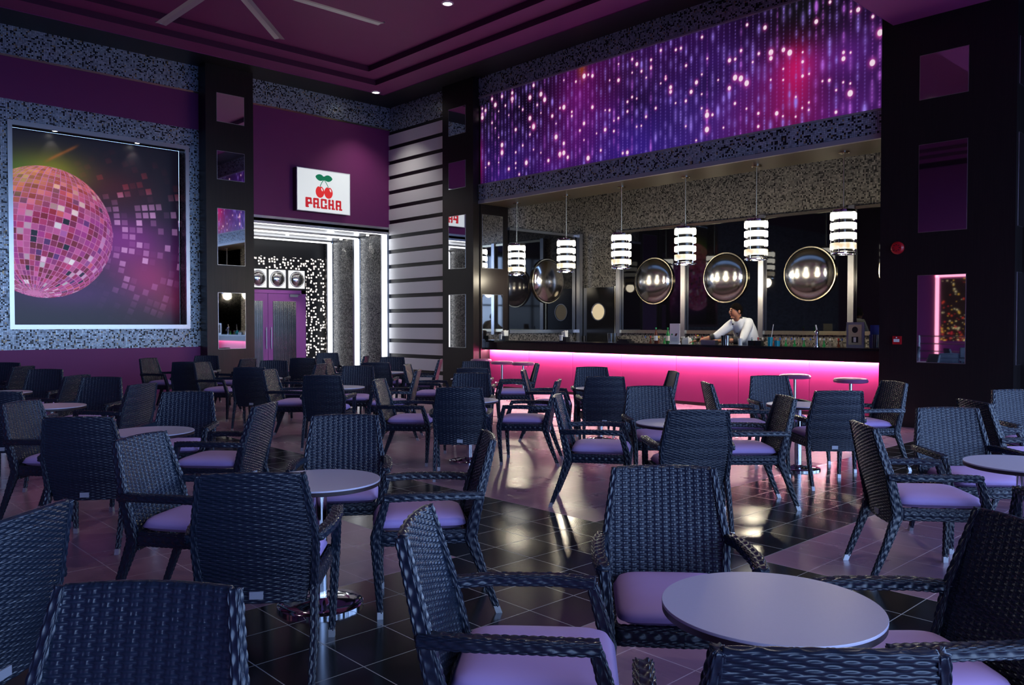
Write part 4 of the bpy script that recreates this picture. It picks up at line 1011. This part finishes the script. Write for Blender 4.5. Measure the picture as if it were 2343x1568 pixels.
tag(MB().box(12.84, 13.02, 10.20, 10.52, CT, CT + .035).box(12.86, 13.0, 10.26, 10.48, CT + .035, CT + .075).build('bar_tray', 'blackplastic', bevel=.004), 'black bar tray on the counter under the third pendant lamp', 'tray')
def bottle(name, lab, x, y, z, h, r, body, cap, rz=0, group=None):
    t = thing(name, lab, 'bottle', (x, y, z), rz, group)
    MB().lathe([(0, 0), (r * .9, 0), (r, .01), (r, h * .58), (r * .75, h * .68), (r * .36, h * .76), (r * .34, h * .92), (0, h * .92)], n=18).build('body', body, t, True)
    MB().lathe([(r * .40, h * .90), (r * .42, h), (0, h)], n=12).build('cap', cap, t, True)
    MB().lathe([(r * 1.02, h * .18), (r * 1.02, h * .48)], n=18).build('paper_label', 'offwhite', t, True)
    return t
MW['greencap'] = simple('green_plastic', (0.02, .35, .10), .35)
bottle('green_bottle', 'tall bottle with green cap, left one beside the white menu stand', 12.95, 9.62, CT, .31, .036, 'brownglass', 'greencap')
bottle('green_bottle', 'tall bottle with green cap, right one beside the white menu stand', 12.95, 9.34, CT, .31, .036, 'greenglass', 'greencap')
# rail of small bottles behind the counter
kinds = [('red', 'brownglass', 'small bottle with red cap behind the counter'), ('yellow', 'brownglass', 'small bottle with yellow cap behind the counter'), ('offwhite', 'glass', 'small clear bottle with white cap behind the counter'),
         ('bluecap', 'glass', 'small clear bottle with blue cap behind the counter'), ('silver', 'greenglass', 'small green bottle with silver pourer behind the counter')]
protos = {}
rs = random.Random(5); y = 10.15; k = 0
while y > 5.75:
    if not (7.75 < y < 8.75):
        kd = kinds[rs.choice([0, 1, 2, 2, 3, 4, 4, 0])]; grp = 'small bottles with %s caps on the work surface' % {'red': 'red', 'yellow': 'yellow', 'offwhite': 'white', 'bluecap': 'blue', 'silver': 'silver'}[kd[0]]
        x = 13.28 + rs.uniform(-.05, .06)
        if kd[0] not in protos: protos[kd[0]] = bottle('mixer_bottle', kd[2], x, y, .902, .36, .032, kd[1], kd[0], 0, grp)
        else: dup(protos[kd[0]], (x, y, .902), rs.uniform(0, 3), kd[2], grp)
    y -= rs.uniform(.075, .13); k += 1
t = thing('menu_stand', 'white upright menu card with drink pictures on the counter left of the bartender', 'menu', (12.80, 9.07, CT), 0)
MB().box(-.03, .03, -.11, .11, 0, .012).build('foot', 'white', t)
MB().box(-.006, .006, -.112, .112, .01, .385).build('card', 'offwhite', t)
m = MB(); m.quad((-.0075, .02, .15), (-.0075, -.02, .15), (-.0075, -.045, .20), (-.0075, .0, .20)).build('cocktail_print', 'brownglass', t).location = (0, -.02, 0)
m = MB(); m.lathe([(0, .0078), (.018, .0078)], n=12, axis='x').build('leaf_print', 'greencap', t).location = (0, .06, .18)
m = MB()
for q in range(5): m.quad((-.0075, .08, .05 + q * .016), (-.0075, -.07, .05 + q * .016), (-.0075, -.07, .056 + q * .016), (-.0075, .08, .056 + q * .016))
m.build('text_lines', 'tag', t)
t = thing('bar_towel', 'folded white towel on the counter beside the menu card', 'towel', (12.95, 8.90, CT))
MB().box(-.06, .06, -.07, .07, 0, .09).box(-.05, .05, -.06, .06, .09, .12).build('folded_cloth', 'offwhite', t, bevel=.03)
t = thing('cocktail', 'green cocktail with red and yellow garnish in front of the bartender', 'drink', (12.80, 8.56, CT))
MB().lathe([(0, 0), (.035, 0), (.008, .008), (.007, .05), (.03, .065), (.048, .12), (.046, .12), (.028, .068), (0, .06)], n=24).build('glass', 'glass', t, True)
MB().lathe([(0, .066), (.027, .069), (.043, .112), (0, .112)], n=24).build('drink', 'greendrink', t, True)
MB().tube((0, .02, .11), (0, .05, .19), .006, 8).build('stirrer', 'red', t, True); MB().lathe([(0, -.018), (.018, 0), (0, .018)], n=12).build('fruit_slice', 'yellow', t, True).location = (0, .0, .165)
t = thing('ice_bucket', 'low steel container on the counter in front of the bartender', 'container', (12.76, 8.29, CT))
MB().box(-.05, .05, -.15, .15, 0, .085).build('bin', 'brushed', t, bevel=.012)
for k, y in enumerate((8.06, 7.98)):
    tag(MB().lathe([(0, 0), (.034, 0), (.042, .17), (.038, .17), (.03, .01), (0, .01)], (12.86, y, CT), 20).build('shaker_tin', ['blackgloss', 'chrome'][k], smooth=True), ['black shaker in front of the bartender', 'steel shaker in front of the bartender'][k], 'shaker')
tag(MB().lathe([(0, 0), (.036, 0), (.042, .12), (.038, .12), (.03, .01), (0, .01)], (12.86, 7.72, CT), 20).build('white_cup', 'offwhite', smooth=True), 'white cup on the counter right of the bartender', 'cup')
for k, y in enumerate((7.50, 7.36)):
    tag(MB().box(12.84, 12.94, y - .055, y + .055, CT, CT + .085).build('cup_holder', 'blackplastic', bevel=.006), ['black square holder on the counter, nearer the bartender', 'black square holder on the counter, beside the blue drink'][k], 'holder')
t = thing('blue_drink', 'turquoise drink in a glass with a straw on the counter', 'drink', (12.88, 7.15, CT))
MB().lathe([(0, 0), (.04, 0), (.045, .15), (.040, .15), (.036, .01), (0, .01)], n=24).build('glass', 'bluedrink', t, True)
MB().tube((0, .0, .02), (0, -.06, .37), .005, 8).build('straw', 'white', t, True)
t = thing('blue_drink', 'short turquoise glass beside the straw drink on the counter', 'drink', (12.90, 7.03, CT))
MB().lathe([(0, 0), (.045, 0), (.05, .09), (.044, .09), (.04, .01), (0, .01)], n=24).build('glass', 'bluedrink', t, True)
t = thing('beer_tap', 'chrome beer tap on the counter under the rightmost lamp', 'tap', (12.92, 6.33, CT))
MB().lathe([(0, 0), (.05, 0), (.05, .012), (.028, .02), (.026, .20), (.034, .22), (.034, .25), (.018, .28), (0, .285)], n=24).build('column', 'chrome', t, True)
MB().tube((-.02, 0, .19), (-.09, 0, .18), .010, 8).tube((-.09, 0, .18), (-.09, 0, .14), .009, 8).build('spout', 'chrome', t, True)
MB().tube((0, 0, .27), (-.02, .01, .36), .012, 8).build('handle', 'offwhite', t, True)
MW['parchment'] = simple('parchment', (0.46, 0.42, 0.28), .6)
t = thing('framed_certificate', 'framed certificate standing on the counter by the right pillar', 'picture frame', (12.86, 5.66, CT), -.12)
MB().box(-.012, .012, -.15, .15, 0, .405).build('frame', 'brushed', t, bevel=.004)
MB().box(-.016, -.010, -.112, .112, .045, .365).build('mount', 'parchment', t)
MB().lathe([(0, .018), (.050, .018)], n=28, axis='x').build('seal', 'blackplastic', t).location = (0, 0, .285)
MB().box(-.018, -.014, -.055, .055, .08, .175).build('dark_plate', 'blackplastic', t); MB().box(-.020, -.017, -.022, .022, .09, .165).build('photo', 'offwhite', t)
t = thing('glass_holder', 'dark rack of upturned clear glasses against the right pillar', 'rack', (12.88, 5.36, CT))
MB().box(.03, .045, -.09, .09, 0, .36).build('back_panel', 'bluecap', t)
for k, (dx, dy) in enumerate(((-.02, .05), (-.02, -.03), (.0, .01))): MB().lathe([(.033, 0), (.033, .20), (0, .20)], n=18).build('glass', 'glass', t, True).location = (dx, dy, .01)
MB().box(-.05, .04, -.085, -.08, 0, .33).build('side_panel', 'white', t)

# ------------------------------------------------------------------ bartender
def skin_obj(name, V, E, Rr, mat, parent, sub=2, root=0, extra=None):
    me = bpy.data.meshes.new(name); me.from_pydata([tuple(v) for v in V], E, []); me.materials.append(MW[mat])
    o = bpy.data.objects.new(name, me); COL.objects.link(o); o.parent = parent
    md = o.modifiers.new('skin', 'SKIN'); md.use_smooth_shade = True
    sv = me.skin_vertices[0].data
    for i, r in enumerate(Rr): sv[i].radius = (r, r) if not isinstance(r, tuple) else r; sv[i].use_root = (i == root)
    sb = o.modifiers.new('sub', 'SUBSURF'); sb.levels = sub; sb.render_levels = sub
    return o
man = thing('person', 'bartender in a white shirt with dark cuffs leaning on the bar', 'person', (13.72, 8.0, 0))
mo = Vector(man.location)
V = []; E = []; RR = []
def pt(x, y, z, r, prev=None):
    V.append((x - mo.x, y - mo.y, z)); RR.append(r)
    if prev is not None: E.append((prev, len(V) - 1))
    return len(V) - 1
pel = pt(13.74, 8.0, 1.02, (.17, .15)); ab = pt(13.66, 8.01, 1.20, (.17, .16), pel); chs = pt(13.50, 8.05, 1.44, (.13, .11), ab); nk = pt(13.40, 8.09, 1.58, (.070, .070), chs)
hd0 = pt(13.36, 8.10, 1.64, (.088, .092), nk); hd1 = pt(13.345, 8.105, 1.74, (.108, .105), hd0); hd2 = pt(13.36, 8.10, 1.83, (.085, .085), hd1)
for s_ in (-1, 1):
    h = pt(13.76, 8.0 + s_ * .12, .92, .12, pel); kn = pt(13.72, 8.0 + s_ * .14, .52, .075, h); an = pt(13.78, 8.0 + s_ * .15, .09, .05, kn); pt(13.64, 8.0 + s_ * .17, .05, .045, an)
ARMS = []
for sh, el, wr, hn in (((13.42, 8.22, 1.50), (13.16, 8.42, 1.27), (12.97, 8.62, 1.20), (12.93, 8.70, 1.185)),
                       ((13.50, 7.93, 1.50), (13.26, 7.92, 1.20), (12.99, 8.26, 1.19), (12.94, 8.36, 1.18))):
    a = pt(*sh, .060, chs); m1 = pt(*[(p + q) / 2 for p, q in zip(sh, el)], .066, a); b = pt(*el, .054, m1)
    m2 = pt(*[(p + q) / 2 for p, q in zip(el, wr)], .046, b); c_ = pt(*wr, .032, m2); pm = pt(*hn, (.040, .020), c_)
    d = (Vector(hn) - Vector(wr)).normalized(); side = d.cross(Vector((0, 0, 1))).normalized()
    for q in range(4):
        f0 = Vector(hn) + d * .04 + side * (q - 1.5) * .020; ln = (.034, .042, .045, .036)[q]
        k0 = pt(*f0, .0105, pm); k1 = pt(*(f0 + d * ln + Vector((0, 0, -.004))), .0095, k0); pt(*(f0 + d * ln * 1.7 + Vector((0, 0, -.022))), .0085, k1)
    f0 = Vector(wr) * .55 + Vector(hn) * .45 - side * .034; k0 = pt(*f0, .013, pm); pt(*(f0 + d * .045 - side * .012), .010, k0)
    ARMS.append((sh, el, wr))
body = skin_obj('body', V, E, RR, 'skin', man, 2)
# face, facing image left and slightly to the camera
fd = Vector((-.86, .50, -.06)).normalized(); fs = Vector((.50, .86, 0)).normalized(); fu = fs.cross(fd).normalized()
if fu.z < 0: fu = -fu
hc = Vector((13.345, 8.105, 1.735)) - mo
def blob(name, mat, c, r, parent=man, n=14):
    m = MB(); A, B, Cc = fd * r[0], fs * r[1], fu * r[2]; m_ = []
    rows, cols = 9, n
    for i in range(rows + 1):
        t_ = PI * i / rows
        for j in range(cols): p_ = 2 * PI * j / cols; m.v.append(tuple(c + A * math.sin(t_) * math.cos(p_) + B * math.sin(t_) * math.sin(p_) + Cc * math.cos(t_)))
    for i in range(rows):
        for j in range(cols): q = (j + 1) % cols; m.f.append((i * cols + j, i * cols + q, (i + 1) * cols + q, (i + 1) * cols + j)); m.mi.append(0); m.uv += [(0, 0)] * 4
    return m.build(name, mat, parent, True)
MW['lips'] = simple('lips', (0.42, 0.12, 0.10), .5); MW['eye'] = simple('eye', (0.03, 0.02, 0.02), .2)
blob('head_front', 'skin', hc + fd * .012 - fu * .005, (.105, .088, .135))
blob('nose', 'skin', hc + fd * .115 - fu * .012, (.026, .017, .034))
blob('chin', 'skin', hc + fd * .062 - fu * .105, (.042, .045, .030))
for s_ in (-1, 1):
    blob('ear', 'skin', hc + fs * s_ * .098 - fd * .015 - fu * .005, (.022, .012, .034))
    blob('eye', 'eye', hc + fd * .102 + fs * s_ * .036 + fu * .020, (.012, .017, .010))
    blob('eyebrow', 'hair', hc + fd * .103 + fs * s_ * .038 + fu * .046, (.012, .027, .009))
blob('mouth', 'lips', hc + fd * .103 - fu * .062, (.014, .030, .010))
hm = MB(); rows, cols = 10, 24
for i in range(rows + 1):
    t_ = (.60 * PI) * i / rows
    for j in range(cols):
        p_ = 2 * PI * j / cols; fr_ = math.cos(p_); ex_ = t_ * (1 - .38 * max(0, fr_) ** .7) + (.10 if fr_ < -.2 else 0) * i / rows
        hm.v.append(tuple(hc + fu * .012 - fd * .012 + (fd * .122 * math.cos(p_) + fs * .104 * math.sin(p_)) * math.sin(ex_) + fu * .150 * math.cos(ex_)))
for i in range(rows):
    for j in range(cols): q = (j + 1) % cols; hm.f.append((i * cols + j, (i + 1) * cols + j, (i + 1) * cols + q, i * cols + q)); hm.mi.append(0); hm.uv += [(0, 0)] * 4
hm.build('hair', 'hair', man, True)
# shirt with short dark cuffs
V = []; E = []; RR = []
a0 = pt(13.74, 8.0, 1.00, (.19, .17)); a1 = pt(13.65, 8.02, 1.22, (.205, .20), a0); a2 = pt(13.50, 8.06, 1.45, (.20, .19), a1); a3 = pt(13.42, 8.085, 1.59, (.125, .115), a2)
for sh, el, wr in ARMS:
    b0 = pt(*(Vector(sh) + Vector((0, 0, .01))), .115, a2); b1 = pt(*[(p + q) / 2 for p, q in zip(sh, el)], .086, b0); b2 = pt(*el, .073, b1)
    e2 = Vector(el).lerp(Vector(wr), .14); pt(*e2, .066, b2)
skin_obj('shirt', V, E, RR, 'shirt', man, 2)
for sh, el, wr in ARMS:
    e1_, e2_ = Vector(el).lerp(Vector(wr), .12) - mo, Vector(el).lerp(Vector(wr), .36) - mo
    MB().tube(e1_, e2_, .070, 20, .062, caps=False).build('cuff', 'darkcloth', man, True)
MB().lathe([(.088, -.012), (.082, .022), (.076, .026)], n=24).build('collar', 'darkcloth', man, True).location = Vector((13.395, 8.095, 1.62)) - mo
for k, (x, y, z) in enumerate(((13.285, 8.13, 1.50), (13.36, 8.08, 1.33))): blob('shirt_button', 'darkcloth', Vector((x, y, z)) - mo, (.016, .016, .016))
V = []; E = []; RR = []
b = pt(13.74, 8.0, 1.0, (.185, .165))
for s_ in (-1, 1):
    h = pt(13.76, 8.0 + s_ * .12, .90, .135, b); kn = pt(13.72, 8.0 + s_ * .14, .52, .09, h); pt(13.78, 8.0 + s_ * .15, .12, .07, kn)
skin_obj('trousers', V, E, RR, 'darkcloth', man, 1)
# downlights added out of frame to light the tables; they show in the mirrors
for k, (x, y, z, where) in enumerate([(2.2, 1.3, 5.868, 'low ceiling over the closest table'), (5.6, 1.2, 5.868, 'low ceiling over the second table row'), (8.8, 1.2, 5.868, 'low ceiling before the wide pillar'),
                                      (3.6, -2.4, 5.868, 'low ceiling behind the camera'), (8.0, -2.4, 5.868, 'low ceiling by the right windows'), (1.5, 8.2, 7.469, 'plum ceiling over the left tables'),
                                      (5.2, 7.6, 7.469, 'plum ceiling over the middle tables'), (8.6, 7.6, 7.469, 'plum ceiling in front of the bar'), (4.6, 10.8, 7.469, 'plum ceiling beside the fan')]):
    t = thing('downlight', 'added recessed downlight, out of frame, in the %s' % where, 'light', (x, y, z), 0, 'ceiling downlights')
    MB().lathe([(0, -.012), (.085, -.008)], n=28).build('lens', 'downlight', t)
    MB().lathe([(.085, -.016), (.11, -.012), (.115, 0)], n=28).build('trim_ring', 'white', t, True)
    spot('lamp_beam', (x, y, z - .04), (x, y, 0), DLW, 100, (1, .93, .88), .10, .9, t)
